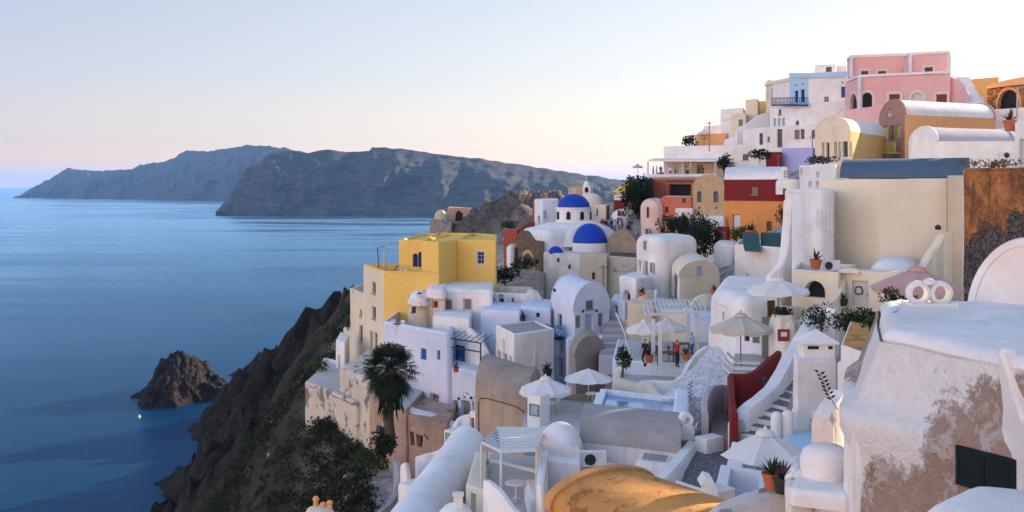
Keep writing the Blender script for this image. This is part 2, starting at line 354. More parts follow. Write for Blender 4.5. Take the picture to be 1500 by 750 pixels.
    if not vault:
        prev=rg(r,zt); ns=max(2,k)
        for s_ in range(1,ns+1):
            a=PI/2*s_/ns; cur=rg(r*math.cos(a),zt+r*math.sin(a)); fl=[p for c in prev for p in c]; fc=[p for c in cur for p in c]
            mb.grid([fl,fc],0,True); prev=cur
        inn=[Vector((*p,z1)) for p in inner]
        if par:
            pt,ph=par; q=off_poly(poly,pt); top=[Vector((*p,z1)) for p in q]; lo=[Vector((*p,z1-ph)) for p in q]
            mb.grid([inn,top],0,True); mb.grid([top,lo],0,True); mb.face(lo,1)
        elif cap: mb.face(inn,1)
    w=mb.build(pname,mats,parent,wob=wob)
    if vault:
        e,rise,rm=vault[:3]; lip=vault[3] if len(vault)>3 else .1
        q=[Vector((*poly[(e+j)%n],0)) for j in range(4)]
        barrel(parent,q,z1,rise,rm,mat if e not in emat else emat[e],lip,wob)
    for f in fits: fit(parent,*f)
    return w
def barrel(parent,q,ze,rise,rm,gm,lip=.1,wob=.03,k=14,over=.06,name='roof'):
    """barrel vault: q[0]-q[1] is the gable, q[1]-q[2] its length"""
    A,B,Cc,D=q; ax=(Cc-B); Ln=ax.length; ax/=Ln; mb=MB()
    def arc(o,gr,t):                                  # gr grows the arch, t metres along
        a=A+ax*t; b=B+ax*t+(Cc-B-(D-A))*0; mid=(a+b)/2; h=(b-a)/2; hl=h.length; hd=h/hl
        return [mid+hd*(-(hl+gr)*math.cos(PI*j/k))+Vector((0,0,ze+(rise+gr)*math.sin(PI*j/k)**.92)) for j in range(k+1)]
    n=max(2,int(Ln/1.2)); rows=[arc(0,over*.3,Ln*j/n) for j in range(n+1)]; mb.grid(rows,0)
    ro=mb.build(name,rm,parent,wob=wob)
    for t in(0,Ln):
        g=arc(0,over*.3,t); gb=MB(); gb.grid([[(A+(B-A)*j/k+ax*t)+Vector((0,0,ze)) for j in range(k+1)],g],0); gb.build('gable',gm,parent,wob=wob)
    if lip:
        for t0,t1 in((-.02,.28),(Ln-.28,Ln+.02)):
            lm=MB(); o=[arc(0,lip,t0),arc(0,lip+.03,t0+.05),arc(0,lip+.03,t1-.05),arc(0,lip,t1)]; i=[arc(0,-.05,t0),arc(0,-.05,t1)]
            lm.grid([i[0]]+o+[i[1]],0); lm.build('roof_edge',gm,ro,wob=wob)
    return ro
def house(name,label,poly,z1,mat,cat='house',z0=None,group='houses stacked on the cliff side',**k):
    cx=sum(p[0] for p in poly)/len(poly); cy=sum(p[1] for p in poly)/len(poly)
    if z0 is None: z0=min(min(tz(*p) for p in poly),tz(cx,cy))-1.0
    z0=min(z0,z1-1)
    o=thing(name,label,cat,(cx,cy,z0),group); vol(o,'wall',poly,z0,z1,mat,**k); return o
def spline(pts,n=5):
    q=[Vector(p) for p in pts]; out=[]
    for i in range(len(q)-1):
        a,b,c,d=q[max(i-1,0)],q[i],q[i+1],q[min(i+2,len(q)-1)]
        for j in range(n):
            t=j/n; out.append(.5*((2*b)+(c-a)*t+(2*a-5*b+4*c-d)*t*t+(3*b-a-3*c+d)*t**3))
    out.append(q[-1]); return out
def ribbon(mb,pts,th,z0=None,n=4,m=0,dz=None):
    """a wall following the points of its top edge, rounded on top"""
    s=spline(pts,n) if n>1 else [Vector(p) for p in pts]; rows=[]
    for i,p in enumerate(s):
        d=s[min(i+1,len(s)-1)]-s[max(i-1,0)]; d.z=0; d.normalize(); w=Vector((d.y,-d.x,0))*th/2
        zb=(z0 if z0 is not None else tz(p.x,p.y)-.6) if dz is None else p.z-dz
        r=th*.35
        rows.append([Vector((*(p+w).xy,min(zb,p.z-.2))),Vector((*(p+w).xy,p.z-r)),p+w*.65+Vector((0,0,-.08*th)),p-w*.65+Vector((0,0,-.08*th)),Vector((*(p-w).xy,p.z-r)),Vector((*(p-w).xy,min(zb,p.z-.2)))])
    mb.grid(rows,m); mb.face(rows[0][::-1],m); mb.face(rows[-1],m)
def wallthing(name,label,pts,th,mat,z0=None,n=4,dz=None,wob=.03,group=None,cat='wall'):
    mb=MB(); ribbon(mb,[P(*p) for p in pts],th,z0,n,0,dz); return solo(mb,name,mat,label,cat,group,wob=wob)
def slab(parent,pname,poly,z,th,mat,wob=0):
    mb=MB(); a=[Vector((*p,z)) for p in poly]; b=[Vector((*p,z-th)) for p in poly]; mb.face(a); mb.grid([b,a],0,True); mb.face(b[::-1]); return mb.build(pname,mat,parent,wob=wob)
SKY_G,SKY_S,SUN_S,EXPO,HAZE=.4,.15,3.2,2.1,3.8e-5
HAZE_C=(.22,.47,.95)
SKY_AZ=[(0,(2.35,1.80,1.54)),(.3,(1.75,1.42,1.32)),(.45,(.95,.86,.92)),(.57,(.71,.645,.695)),(.83,(.86,.785,.735)),(.95,(.86,.77,.70))]
SKY_LO=[(0,(2.7,1.40,.25)),(.012,(1.8,1.2,.62)),(.04,(1.2,1.06,.9)),(.10,(1,1,1)),(.38,(.72,.85,1.02)),(.8,(.56,.75,1.03))]
# ------------------------------------------------------------------ camera, light, air
cam=bpy.data.cameras.new('camera'); co=bpy.data.objects.new('camera',cam); C.objects.link(co); S.camera=co
co.location=(0,0,ZC); co.rotation_euler=(PI/2,0,0); cam.lens=36; cam.sensor_width=36; cam.shift_y=(HY-375)/1500; cam.clip_start=.5; cam.clip_end=200000
SUN_AZ,SUN_EL=R_(55),R_(15.5)
w=bpy.data.worlds.new('World'); S.world=w; w.use_nodes=True; t=w.node_tree; bg=t.nodes['Background']
sk=nd(t,'ShaderNodeTexSky'); sk.sky_type='NISHITA'; sk.sun_disc=False; sk.sun_elevation=SUN_EL; sk.sun_rotation=SUN_AZ; sk.air_density=1.0; sk.dust_density=1.2; sk.ozone_density=2.0
gm=nd(t,'ShaderNodeGamma'); gm.inputs[1].default_value=SKY_G; lk(t,sk.outputs[0],gm.inputs[0])
tc=nd(t,'ShaderNodeTexCoord'); dt=nd(t,'ShaderNodeVectorMath',operation='DOT_PRODUCT'); lk(t,tc.outputs['Generated'],dt.inputs[0]); dt.inputs[1].default_value=(math.sin(SUN_AZ)*.5,math.cos(SUN_AZ)*.5,0)
hf=nd(t,'ShaderNodeMath',operation='ADD'); lk(t,dt.outputs['Value'],hf.inputs[0]); hf.inputs[1].default_value=.5
sz=nd(t,'ShaderNodeSeparateXYZ'); lk(t,tc.outputs['Generated'],sz.inputs[0])
c1=mix(t,1.0,gm.outputs[0],ramp(t,hf.outputs[0],SKY_AZ),'MULTIPLY')
lk(t,mix(t,1.0,c1,ramp(t,sz.outputs[2],SKY_LO),'MULTIPLY'),bg.inputs[0]); bg.inputs[1].default_value=SKY_S
sl=bpy.data.lights.new('sun','SUN'); sl.energy=SUN_S; sl.angle=R_(.6); sl.color=(1,.80,.58); so=bpy.data.objects.new('sun',sl); C.objects.link(so)
sd=Vector((math.sin(SUN_AZ)*math.cos(SUN_EL),math.cos(SUN_AZ)*math.cos(SUN_EL),math.sin(SUN_EL))); so.rotation_euler=(-sd).to_track_quat('-Z','Y').to_euler(); so.location=sd*300+Vector((0,0,100))
S.view_settings.view_transform='Standard'; S.view_settings.look='None'; S.view_settings.gamma=1; S.view_settings.exposure=EXPO; S.view_settings.use_curve_mapping=False
S.render.engine='CYCLES'; S.cycles.use_denoising=True; S.cycles.max_bounces=7; S.cycles.diffuse_bounces=4; S.cycles.volume_bounces=1; S.cycles.sample_clamp_indirect=6
try: S.cycles.denoiser='OPENIMAGEDENOISE'
except Exception: pass
# ------------------------------------------------------------------ terrain through known ground points (px, Y, z)
CT=[(750,0,92),(1400,3,95),(750,12,89.5),(300,12,84),(1500,20,91.5),(1250,20,91),(1050,25,88.4),(900,28,88),(750,30,86),(600,30,83),(450,35,79.5),(250,40,72),
(1050,40,88.7),(1120,37,88.6),(930,45,87),(800,45,85.6),(750,42,85),(640,45,82.5),(560,45,79.5),(800,57,86.6),(862,60,86.3),(700,60,84.5),(600,68,79.5),(560,72,76.5),
(567,80,78.6),(640,92,78.6),(610,82,77.8),(525,88,76.2),(450,98,76.6),(450,100,71.4),(350,170,51),(300,220,36),(245,313,0),(400,180,60),(440,140,72),(515,165,80),(470,190,73),(440,230,61),
(400,330,50),(374,430,31),(358,490,11),(343,500,-3),(325,470,-7),(328,385,0),(290,430,0),(345,541,0),(330,440,2),(420,260,61),(310,400,1),(200,313,-8),(230,420,-8),(280,520,-8),(400,600,-8),(340,640,-8),(150,250,-6),(0,150,0),(-300,90,8),
(-400,40,20),(560,250,62),(560,330,30),(520,420,8),(560,520,-6),(700,700,-8),(640,300,84),(690,300,90.5),(760,300,98),(820,300,93.5),(900,300,86),(980,300,80),(760,420,30),(800,520,-6),(700,230,88.5),(760,200,89),(740,125,87),(700,116,84.5),
(820,138,86.3),(900,128,86.5),(880,140,88.3),(930,95,88.9),(1050,85,89.6),(850,88,83),(730,92,81.5),(780,85,81.5),(820,75,84),(900,150,93.6),(930,165,96.5),(1000,125,93.3),(1100,120,94),(1000,165,100.8),(1120,150,102.6),
(1060,175,106),(1150,160,105.6),(1250,140,108.6),(1400,135,109.5),(1500,120,108.4),(1200,100,100.6),(1350,90,100),(1250,58,93.6),(1150,56,93.2),(1090,52,91),(1081,43,88.9),(1165,50,92),(950,64,88.4),(1020,55,89),(980,66,88.5),
(1400,55,95),(1480,46,95.6),(1700,50,99),(1800,100,112),(1800,160,117),(1700,30,95),(1650,15,93),(1300,210,110),(1500,260,106),(1200,330,80),(1400,420,40),(1300,560,-6),(1000,480,-6),(1600,640,-8),(2300,260,112),(2400,140,116),(2600,90,112),(3000,60,104),(3500,20,98)]
_cp=np.array([[*XY(a,b),c] for a,b,c in CT]); _d=lambda A,B: np.sqrt(((A[:,None,:]-B[None])**2).sum(-1)+4.0)
_K=_d(_cp[:,:2],_cp[:,:2]); _n=len(_cp); _A=np.zeros((_n+3,_n+3)); _A[:_n,:_n]=_K+np.eye(_n)*-.3; _A[:_n,_n]=1; _A[:_n,_n+1:]=_cp[:,:2]; _A[_n:,:_n]=_A[:_n,_n:].T
_w=np.linalg.solve(_A,np.concatenate([_cp[:,2],[0,0,0]]))
EDGE=([0,40,60,80,110,150,220,300],[-11,-9,-9,-12.5,-17,-25,-20,-60])
def tzs(q):
    e=np.interp(q[:,1],*EDGE); tn=np.clip((q[:,0]-e)/7,0,1)*np.clip((215-q[:,1])/30,0,1)
    return np.clip(_d(q,_cp[:,:2])@_w[:_n]+_w[_n]+q@_w[_n+1:]-2.6*tn,-9,125)
def tz(x,y): return float(tzs(np.array([[x,y]]))[0])
def fbm(p,oct=4): return noise.fractal(p,.9,2.1,oct)
def terrain():
    xs=np.concatenate([np.arange(-190,-60,1.5),np.arange(-60,30,1.3),np.arange(30,150,3),np.arange(150,330,9)]); ys=np.concatenate([np.arange(-14,140,1.5),np.arange(140,330,2.3),np.arange(330,640,2.4)])
    X,Yg=np.meshgrid(xs,ys); q=np.stack([X.ravel(),Yg.ravel()],1); z=np.concatenate([tzs(a) for a in np.array_split(q,40)])
    # how wild the ground is: the open cliff to the left and beyond, not the built slope
    edge=np.interp(q[:,1],*EDGE); wild=np.clip((edge-q[:,0])/9+.4,0,1); wild=np.maximum(wild,np.clip((q[:,1]-195)/30,0,1)*np.clip((78-q[:,0])/25,0,1)); wild=np.maximum(wild,np.clip((q[:,1]-270)/40,0,1))
    dark=np.clip((q[:,1]-150-(q[:,0]+70)*.5)/50,0,1)*np.clip((-22-q[:,0])/12,0,1)
    vs=[]
    for (x,y),h,wd,dk in zip(q,z,wild,dark):
        p=Vector((x,y,h)); a=0
        if wd>0:
            rr=noise.ridged_multi_fractal(p*.032,.9,2.1,6,1,2)-1.1; rk=max(0,min(1,(y-185)/30))*max(0,min(1,(x+50)/20)); sh=min(1,max(0,h)/22+.12)
            cr=abs(noise.noise(p*.21))+.6*abs(noise.noise(p*.5)); cv=noise.cell(p*.16)
            a=wd*(rr*(1.0+6.0*dk*sh+3.4*rk)+fbm(p*.13)*(.6+1.2*dk)+(cr-.35)*(5.0*dk*sh+3.2*rk)+(cv-.5)*(2.4*dk*sh+1.0*rk))
            off=noise.noise_vector(p*.07)*wd*(1+3.0*dk)+noise.noise_vector(p*.3)*dk*1.2; x+=off.x; y+=off.y
        vs.append((x,y,h+a if h>-6 else h))
    nx=len(xs); fs=[(i*nx+j,i*nx+j+1,(i+1)*nx+j+1,(i+1)*nx+j) for i in range(len(ys)-1) for j in range(nx-1)]
    me=bpy.data.meshes.new('hillside'); me.from_pydata(vs,[],fs); me.polygons.foreach_set('use_smooth',[True]*len(fs))
    at=me.attributes.new('wild','FLOAT','POINT'); at.data.foreach_set('value',wild.astype(np.float32)); at=me.attributes.new('lava','FLOAT','POINT'); at.data.foreach_set('value',dark.astype(np.float32))
    m,t,b=nt('hillside'); p=pos(t); aw=nd(t,'ShaderNodeAttribute',attribute_name='wild').outputs['Fac']; al=nd(t,'ShaderNodeAttribute',attribute_name='lava').outputs['Fac']
    n1=noi(t,p,.08,8,.7,.5); n2=noi(t,p,.6,7,.7)
    soil=mix(t,ramp(t,n1,[(.35,0),(.65,1)]),(.020,.019,.012),(.048,.037,.026)); soil=mix(t,ramp(t,n2,[(.45,0),(.7,.7)]),soil,(.011,.014,.007))
    lava=mix(t,ramp(t,n2,[(.4,0),(.7,1)]),(.007,.006,.006),(.026,.019,.015)); lava=mix(t,ramp(t,n1,[(.58,0),(.72,.8)]),lava,(.080,.038,.022))
    rockc=mix(t,addm(t,al,addm(t,n2,n1),.0),soil,lava); rockc=mix(t,al,soil,lava)
    town=mix(t,ramp(t,n2,[(.4,0),(.6,1)]),(.20,.18,.17),(.42,.40,.39))
    gr=nd(t,'ShaderNodeMapRange'); lk(t,nd(t,'ShaderNodeSeparateXYZ').outputs[0],gr.inputs[0]); gr.inputs[1].default_value=-45; gr.inputs[2].default_value=-20; sp=[n for n in t.nodes if n.type=='SEPXYZ'][0]; lk(t,p,sp.inputs[0])
    ry=nd(t,'ShaderNodeMapRange'); lk(t,sp.outputs[1],ry.inputs[0]); ry.inputs[1].default_value=180; ry.inputs[2].default_value=210; mg=nd(t,'ShaderNodeMath',operation='MULTIPLY'); lk(t,gr.outputs[0],mg.inputs[0]); lk(t,ry.outputs[0],mg.inputs[1])
    rockc=mix(t,mg.outputs[0],rockc,mix(t,ramp(t,n2,[(.35,0),(.65,1)]),(.035,.032,.03),(.15,.125,.105)))
    lk(t,mix(t,aw,town,rockc),b.inputs['Base Color']); b.inputs['Roughness'].default_value=.95
    bump(t,b,addm(t,n1,n2,.4),.9,.8); M['hillside']=m; me.materials.append(m)
    o=bpy.data.objects.new('hillside',me); C.objects.link(o); tag(o,'steep brown and green caldera slope under the village','hillside',kind='structure')
terrain()
# ------------------------------------------------------------------ sea
def sea():
    mb=MB(); k=40000; rows=[]
    for y in (-400,300,900,2500,8000,k): rows.append([(x,y,0) for x in (-k,-6000,-1500,-300,300,1500,6000,k)])
    mb.grid(rows); m,t,b=nt('sea'); p=pos(t)
    sl=noi(t,pos(t,(.0011,.006,1)),1,6,.6,.4); sl2=noi(t,pos(t,(.006,.03,1)),1,4,.6,.6)
    slick=ramp(t,addm(t,sl,sl2,.25),[(.55,0),(.74,1)])
    g=noi(t,pos(t,(.0025,.004,1)),1,4,.5); b.inputs['Roughness'].default_value=1; b.inputs['Specular IOR Level'].default_value=0
    lk(t,mix(t,ramp(t,g,[(.4,0),(.65,1)]),(.0008,.024,.075),(.0014,.036,.10)),b.inputs['Base Color'])
    wv=addm(t,noi(t,pos(t,(.10,.22,1)),1,5,.6,.3),noi(t,pos(t,(.9,1.6,1)),1,3,.6),.35)
    n=nd(t,'ShaderNodeBump',Distance=1.7); lk(t,wv,n.inputs['Height']); lk(t,mix(t,slick,(.6,)*3,(.25,)*3),n.inputs['Strength'])
    gl=nd(t,'ShaderNodeBsdfGlossy'); gl.inputs['Color'].default_value=(.50,.79,1,1); lk(t,mix(t,slick,(.30,)*3,(.12,)*3),gl.inputs['Roughness']); lk(t,n.outputs[0],gl.inputs['Normal'])
    f1=nd(t,'ShaderNodeFresnel'); f1.inputs['IOR'].default_value=1.33; f2=nd(t,'ShaderNodeFresnel'); f2.inputs['IOR'].default_value=1.33; lk(t,n.outputs[0],f2.inputs['Normal']); fr=nd(t,'ShaderNodeMath',operation='MULTIPLY_ADD'); lk(t,f2.outputs[0],fr.inputs[0]); fr.inputs[1].default_value=.3; g7=nd(t,'ShaderNodeMath',operation='MULTIPLY'); lk(t,f1.outputs[0],g7.inputs[0]); g7.inputs[1].default_value=.7; lk(t,g7.outputs[0],fr.inputs[2])
    pw=nd(t,'ShaderNodeMath',operation='POWER'); lk(t,fr.outputs[0],pw.inputs[0]); pw.inputs[1].default_value=2.3; fk=nd(t,'ShaderNodeMath',operation='MULTIPLY'); lk(t,pw.outputs[0],fk.inputs[0]); lk(t,mix(t,slick,(1.5,)*3,(2.0,)*3),fk.inputs[1])
    fq=nd(t,'ShaderNodeMath',operation='ADD'); fq.use_clamp=True; lk(t,fk.outputs[0],fq.inputs[0]); fq.inputs[1].default_value=.06; fk=fq; ms=nd(t,'ShaderNodeMixShader'); lk(t,fk.outputs[0],ms.inputs[0]); lk(t,b.outputs[0],ms.inputs[1]); lk(t,gl.outputs[0],ms.inputs[2]); lk(t,ms.outputs[0],t.nodes['Material Output'].inputs[0])
    M['sea']=m; o=mb.build('sea','sea',weld=False); tag(o,'deep blue sea with pale wind streaks filling the caldera','sea',kind='structure')
sea()
# ------------------------------------------------------------------ the islands across the water
def rockmat(name,a,b_,cc,s):
    m,t,b=nt(name); p=pos(t); n1=noi(t,pos(t,(s,s,s*3)),1,8,.68,.6); n2=noi(t,p,s*7,7,.7); st=noi(t,pos(t,(s*1.5,s*1.5,s*16)),1,5,.6,.4)
    c=mix(t,ramp(t,n1,[(.38,0),(.62,1)]),a,b_); c=mix(t,ramp(t,st,[(.5,0),(.66,.7)]),c,cc); c=mix(t,ramp(t,n2,[(.45,0),(.7,.6)]),c,tuple(x*.5 for x in a))
    lk(t,c,b.inputs['Base Color']); b.inputs['Roughness'].default_value=1; bump(t,b,addm(t,n1,n2,.5),.8,3/s*.02); M[name]=m
rockmat('island_rock',(.018,.019,.022),(.048,.044,.044),(.13,.11,.095),.012); rockmat('islet_rock',(.006,.005,.005),(.022,.016,.013),(.045,.03,.02),.09)
def island(name,label,prof,Y0,Y1,amp,nu=260,nv=44,sl=1.0):
    """a cliff between the shore (px, y) and its skyline (px, y) set further back"""
    pxs=[a[0] for a in prof]; rows=[]
    U=np.linspace(pxs[0],pxs[-1],nu)
    for j in range(nv+14):
        row=[]
        for i,u in enumerate(U):
            yt=np.interp(u,pxs,[a[1] for a in prof]); yb=np.interp(u,pxs,[a[2] for a in prof])
            Yb=ZC*F/(yb-HY); Yt=Yb+(Y1-Y0)*np.interp(u,pxs,[a[3] for a in prof]); zt=max(ZC-(yt-HY)*Yt/F,2)
            xw=(u-CX)*Yb/F
            if j<=nv:
                v=j/nv; Yv=Yb+(Yt-Yb)*(v**1.25); z=zt*(v*.9+.1*v**.5)
                k=math.sin(PI*min(v*1.05,1))**.6 if v<.95 else .25
                p=Vector((xw*.004*sl,z*.004*sl,Yv*.0012*sl)); rdg=noise.ridged_multi_fractal(p*1.6,.85,2.1,5,1,2)
                Yv-=amp*k*(rdg-.9); z+=amp*.10*k*fbm(p*6)
                if v>.93: z+=amp*.05*fbm(Vector((xw*.02,0,3)))
                if j==0: z=-8
            else:
                v=(j-nv)/14; Yv=Yt+(Y1-Y0)*2.5*v; z=zt*(1-v)-8*v
            row.append(((u-CX)*Yv/F,Yv,z))
        rows.append(row)
    mb=MB(); mb.grid(rows); o=mb.build(name,'island_rock',weld=False,ang=180); tag(o,label,'island',kind='structure')
island('island_cliff','dark steep island cliff with a flat top rising behind the church',
  [(316,312,315.6,.05),(323,302,315.6,.2),(335,290,316,.3),(350,264,316,.5),(362,247,316,.6),(378,240,316,.6),(392,226,316.4,.7),(425,220,316.6,.8),(450,225,316.8,.8),(480,219,317,.8),(510,223,317,.9),(541,222,317.4,1),(545,215,317.4,1),(590,218,317.6,1),(650,227,318,1),(700,232,318,1),(760,241,318,1.1),(830,252,318,1.1),(890,261,318,1.1),(960,270,317,1.1),(1040,280,316,1)],3300,3720,85)
island('island_headland','hazy blue island headland far across the water at left',
  [(20,289,290,.05),(30,286,290,.2),(45,276,290.2,.4),(62,268,290.4,.6),(85,255,290.6,.7),(100,246,290.8,.8),(118,249,291,.8),(140,250,291.4,.8),(194,248,292,.8),(205,241,292.3,.9),(240,237,293,.9),(256,231,293.4,1),(272,220,293.7,1),(300,222,294,1),(335,218,295,1),(358,213,295.5,1),(390,214,296,1),(420,217,297,1),(470,228,298,1),(560,240,300,1)],6900,7700,170,sl=.55)
# ------------------------------------------------------------------ islet in the bay
def islet():
    ctr=XY(269,491); hx,hy=25,34; nx,ny=150,100; mb=MB(); rows=[]
    pr=[(-1,0),(-.93,.5),(-.82,3.2),(-.7,3.4),(-.6,6),(-.5,11),(-.36,16.5),(-.2,20),(-.1,21.5),(.02,19),(.18,17),(.32,14),(.5,10),(.66,7.5),(.8,4.2),(.92,2),(1,0)]
    for j in range(ny):
        row=[]
        for i in range(nx):
            a=i/(nx-1)*2-1; b=j/(ny-1)*2-1; x=ctr[0]+a*hx; y=ctr[1]+b*hy; p=Vector((x,y,0))
            e=np.interp(a,*zip(*pr)); wd=.25+.75*min(1,e/17); f=max(0,1-abs(b/wd)**1.7)
            h=e*f-(2.5 if f<=0 else 0); h+=((noise.ridged_multi_fractal(p*.085,.9,2.2,5,1,2)-1.15)*.75+(abs(noise.noise(p*.3))+.4*abs(noise.noise(p*.8))-.35)*1.3)*min(3.4,.35+h*.4)+fbm(p*.4)*.6
            d=noise.noise_vector(p*.15)*2.0; row.append((x+d.x,y+d.y,h*1.0-1.2))
        rows.append(row)
    mb.grid(rows); o=mb.build('rock_islet','islet_rock',weld=False,ang=180); tag(o,'jagged dark lava rock islet standing in the bay','islet',kind='structure')
islet()
# ------------------------------------------------------------------ haze
mb=MB(); mb.box((0,19500,300),(84000,41400,0)) if False else None
z0,z1=-11,440; k=41000; q=[[(-k,-900,z),(k,-900,z),(k,k,z),(-k,k,z)] for z in(z0,z1)]; mb.face(q[0][::-1]); mb.grid(q,0,True); mb.face(q[1])
m=bpy.data.materials.new('haze'); m.use_nodes=True; t=m.node_tree; t.nodes.remove(t.nodes['Principled BSDF']); pv=nd(t,'ShaderNodeVolumePrincipled'); pv.inputs['Color'].default_value=(*HAZE_C,1); pv.inputs['Density'].default_value=HAZE; pv.inputs['Anisotropy'].default_value=.15
lk(t,pv.outputs[0],t.nodes['Material Output'].inputs['Volume']); M['haze']=m; tag(mb.build('haze','haze'),'thin pale blue sea haze','haze',kind='stuff')
# ================================================================== left part of the village
DK='glass_dark'
# ---- yellow house with its cream tower
yh=house('yellow_house','tall yellow block house with a stepped cream tower on its sea side',[XY(532,112),XY(562,103),XY(644,101),XY(650,113)],Z(397,103),'yellow',roof='paving',emat={0:'cream',3:'cream'},par=(.3,.9),
  op=[(0,545,413,550.5,430,'W',DK,'wood_grey'),(0,545,449,551,467,'W',DK,'wood_grey'),(0,542,485,546,510,'W',DK,'wood_grey'),(0,548.5,487,553,513,'W',DK,'wood_grey')])
zb=Z(640,104)
vol(yh,'tower_step',[XY(513,118),XY(533.4,111.7),XY(560,121),XY(540,127)],zb,Z(426,115),'cream',roof='paving',par=(.3,.5),op=[(0,527.2,453,531,464,'W',DK,'wood_grey'),(0,527,476,532,501,'W',DK,'wood_grey')])
vol(yh,'tower_step',[XY(503,121),XY(514,117.8),XY(540,126),XY(529,129)],zb,Z(483,119),'cream',par=(.3,.4))
vol(yh,'upper_storey',[XY(584,107),XY(619,106),XY(660,120),XY(620,122)],Z(397,104)-.9,Z(351,107),'yellow',par=(.3,.25),op=[(0,604,371,612,391,'D','wood_navy','wood_blue',1),(0,613,369,618,391,'D','wood_navy','wood_blue',1)])
vol(yh,'upper_storey',[XY(617.5,103.5),XY(642.5,101.3),XY(668,106),XY(690,120),XY(640,122)],Z(397,103)-2,Z(354,102),'yellow',par=(.3,.3),cap=True)
vol(yh,'upper_storey',[XY(666,106.6),XY(727,104.8),XY(728,117),XY(690,121)],84,Z(351,106),'yellow',par=(.3,.3),op=[(0,698.5,368.5,709,387,'W','wood_navy','wood_white',0,.16)])
# things on its terrace
zt_=Z(397,103)-.9
p=thing('cantilever_parasol','closed parasol on a dark angled frame on the yellow house terrace','parasol',(*XY(556,108),zt_))
m=MB(); a=Vector((*XY(556,108),zt_)); hh=Z(363,108)-zt_; e=Vector((.8,-.3,0))
m.tube([a,a+Vector((-.25,.1,hh)),a+Vector((-.25,.1,hh))+e*1.0+Vector((0,0,.18))],.05); m.build('frame','metal_dark',p)
m=MB(); b_=a+Vector((-.25,.1,hh))+e*1.0; m.lathe(b_-Vector((0,0,2.5)),[(.05,0),(.16,.1),(.15,1.2),(.07,2.4),(0,2.62)],8); m.build('canopy','canvas_cream',p)
def deck_chair():
    t_=thing('deck_chair','blue canvas deck chair on the yellow house terrace','deck chair',(0,0,0)); m=MB()
    m.face([(-.3,-.5,.3),(.3,-.5,.3),(.3,.1,.35),(-.3,.1,.35)]); m.face([(-.3,.1,.35),(.3,.1,.35),(.3,.75,1.25),(-.3,.75,1.25)]); m.build('canvas','canvas_blue',t_)
    for s_ in(-.33,.33):
        m=MB(); m.tube([(s_,-.6,.0),(s_,.78,1.3)],.025); m.tube([(s_,-.55,.3),(s_,.5,0)],.025); m.build('side_frame','wood_light',t_)
    return t_
d=deck_chair(); d.location=(*XY(573,105.5),zt_); d.rotation_euler=(0,0,-1.2)
m=MB(); m.tube([(*XY(517,116),Z(426,115)-.4),(*XY(517,116),Z(406,116))],.03); solo(m,'antenna_pole','metal_grey','thin antenna pole on the step of the cream tower','pole')
# ---- worn retaining wall under the tower
q=[XY(446,101),XY(541,89),XY(560,100),XY(470,112)]
vol(thing('retaining_wall','worn retaining wall with peeling plaster under the cream tower','wall',(*XY(500,96),72)),'wall',[XY(447,101),XY(526,90.5),XY(560,103),XY(480,112)],70,Z(560,100),'peeling',roof='paving',r=.3,wob=.15)
vol(thing('buttress','pale plaster buttress bulging below the cream tower','buttress',(*XY(520,95),72)),'wall',[XY(497,96.5),XY(543,88.5),XY(598,93),XY(550,108)],70,Z(540,95),'peeling',r=.6,wob=.15)
# ---- small white terrace with railing left of the tower
wt=house('terrace_house','tiny white terrace house clinging to the cliff left of the cream tower',[XY(464,108),XY(501,104),XY(512,112),XY(475,116)],Z(547,106),'white',par=(.2,.4))
vol(wt,'room',[XY(492,108),XY(505,106),XY(512,112),XY(499,114)],Z(547,106)-1,Z(500,107),'white',op=[(0,495,520,499,545,'D','wood_pale_blue','wood_white')])
# ---- white house beside the yellow one
wa=house('white_house','wide white house with grey door below the yellow house',[XY(650,98.5),XY(722,96.5),XY(724,108),XY(660,112)],Z(424,97.5),'white',r=.35,op=[(0,651.5,438,663,468,'D','wood_grey','pale_pink'),(0,679,438,690.5,454,'S','wood_grey','pale_pink',0,.12)])
vol(wa,'annex',[XY(625,97.5),XY(651.5,96.3),XY(660,108),XY(634,110)],78,Z(437,97),'beige',op=[(0,633,440,642,452,'S','wood_brown','pale_pink',0,.1)])
vol(wa,'annex_roof',[XY(624,97.2),XY(652,96),XY(660,108),XY(634,110)],Z(437,97),Z(423,97),'white',r=.4)
vol(wa,'round_annex',[XY(597,100),XY(612,95.5),XY(626,97),XY(640,106),XY(612,110)],78,Z(440,98),'beige',r=1.3,k=5,op=[(1,615,447,620,455,'W',DK,'wood_brown')])
vol(wa,'annex_roof',[XY(596.5,99.8),XY(612,95.2),XY(626.5,96.8),XY(640,106),XY(612,110)],Z(440,98),Z(430,98),'white',r=1.1,k=5)
vol(wa,'stair_block',[XY(634,93),XY(688,91),XY(692,97),XY(640,99)],78,Z(465,92),'white',op=[])
# lower white house with blue windows
wb=house('white_house','big white house with blue windows and an arched door behind the palm',[XY(561,96),XY(660,87.5),XY(672,97),XY(590,106)],Z(480,91),'white_blue_shade',roof='paving',par=(.25,.8),r=.3,wob=.06,
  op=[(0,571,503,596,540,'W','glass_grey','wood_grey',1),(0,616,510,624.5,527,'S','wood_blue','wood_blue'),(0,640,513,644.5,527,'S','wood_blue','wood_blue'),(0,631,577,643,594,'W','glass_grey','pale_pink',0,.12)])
vol(wb,'lower_wing',[XY(650,89),XY(706,85),XY(722,96),XY(665,100)],76,Z(540,87),'white_blue_shade',roof='paving_cool',r=.3,
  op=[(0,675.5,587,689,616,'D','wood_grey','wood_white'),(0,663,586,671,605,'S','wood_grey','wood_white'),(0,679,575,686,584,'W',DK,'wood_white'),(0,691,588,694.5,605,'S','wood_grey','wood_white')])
m=MB(); A=Vector(XY(659,88.6)); B_=Vector(XY(695,86)); zc_=Z(616,87); hw=(B_-A)
rows=[]
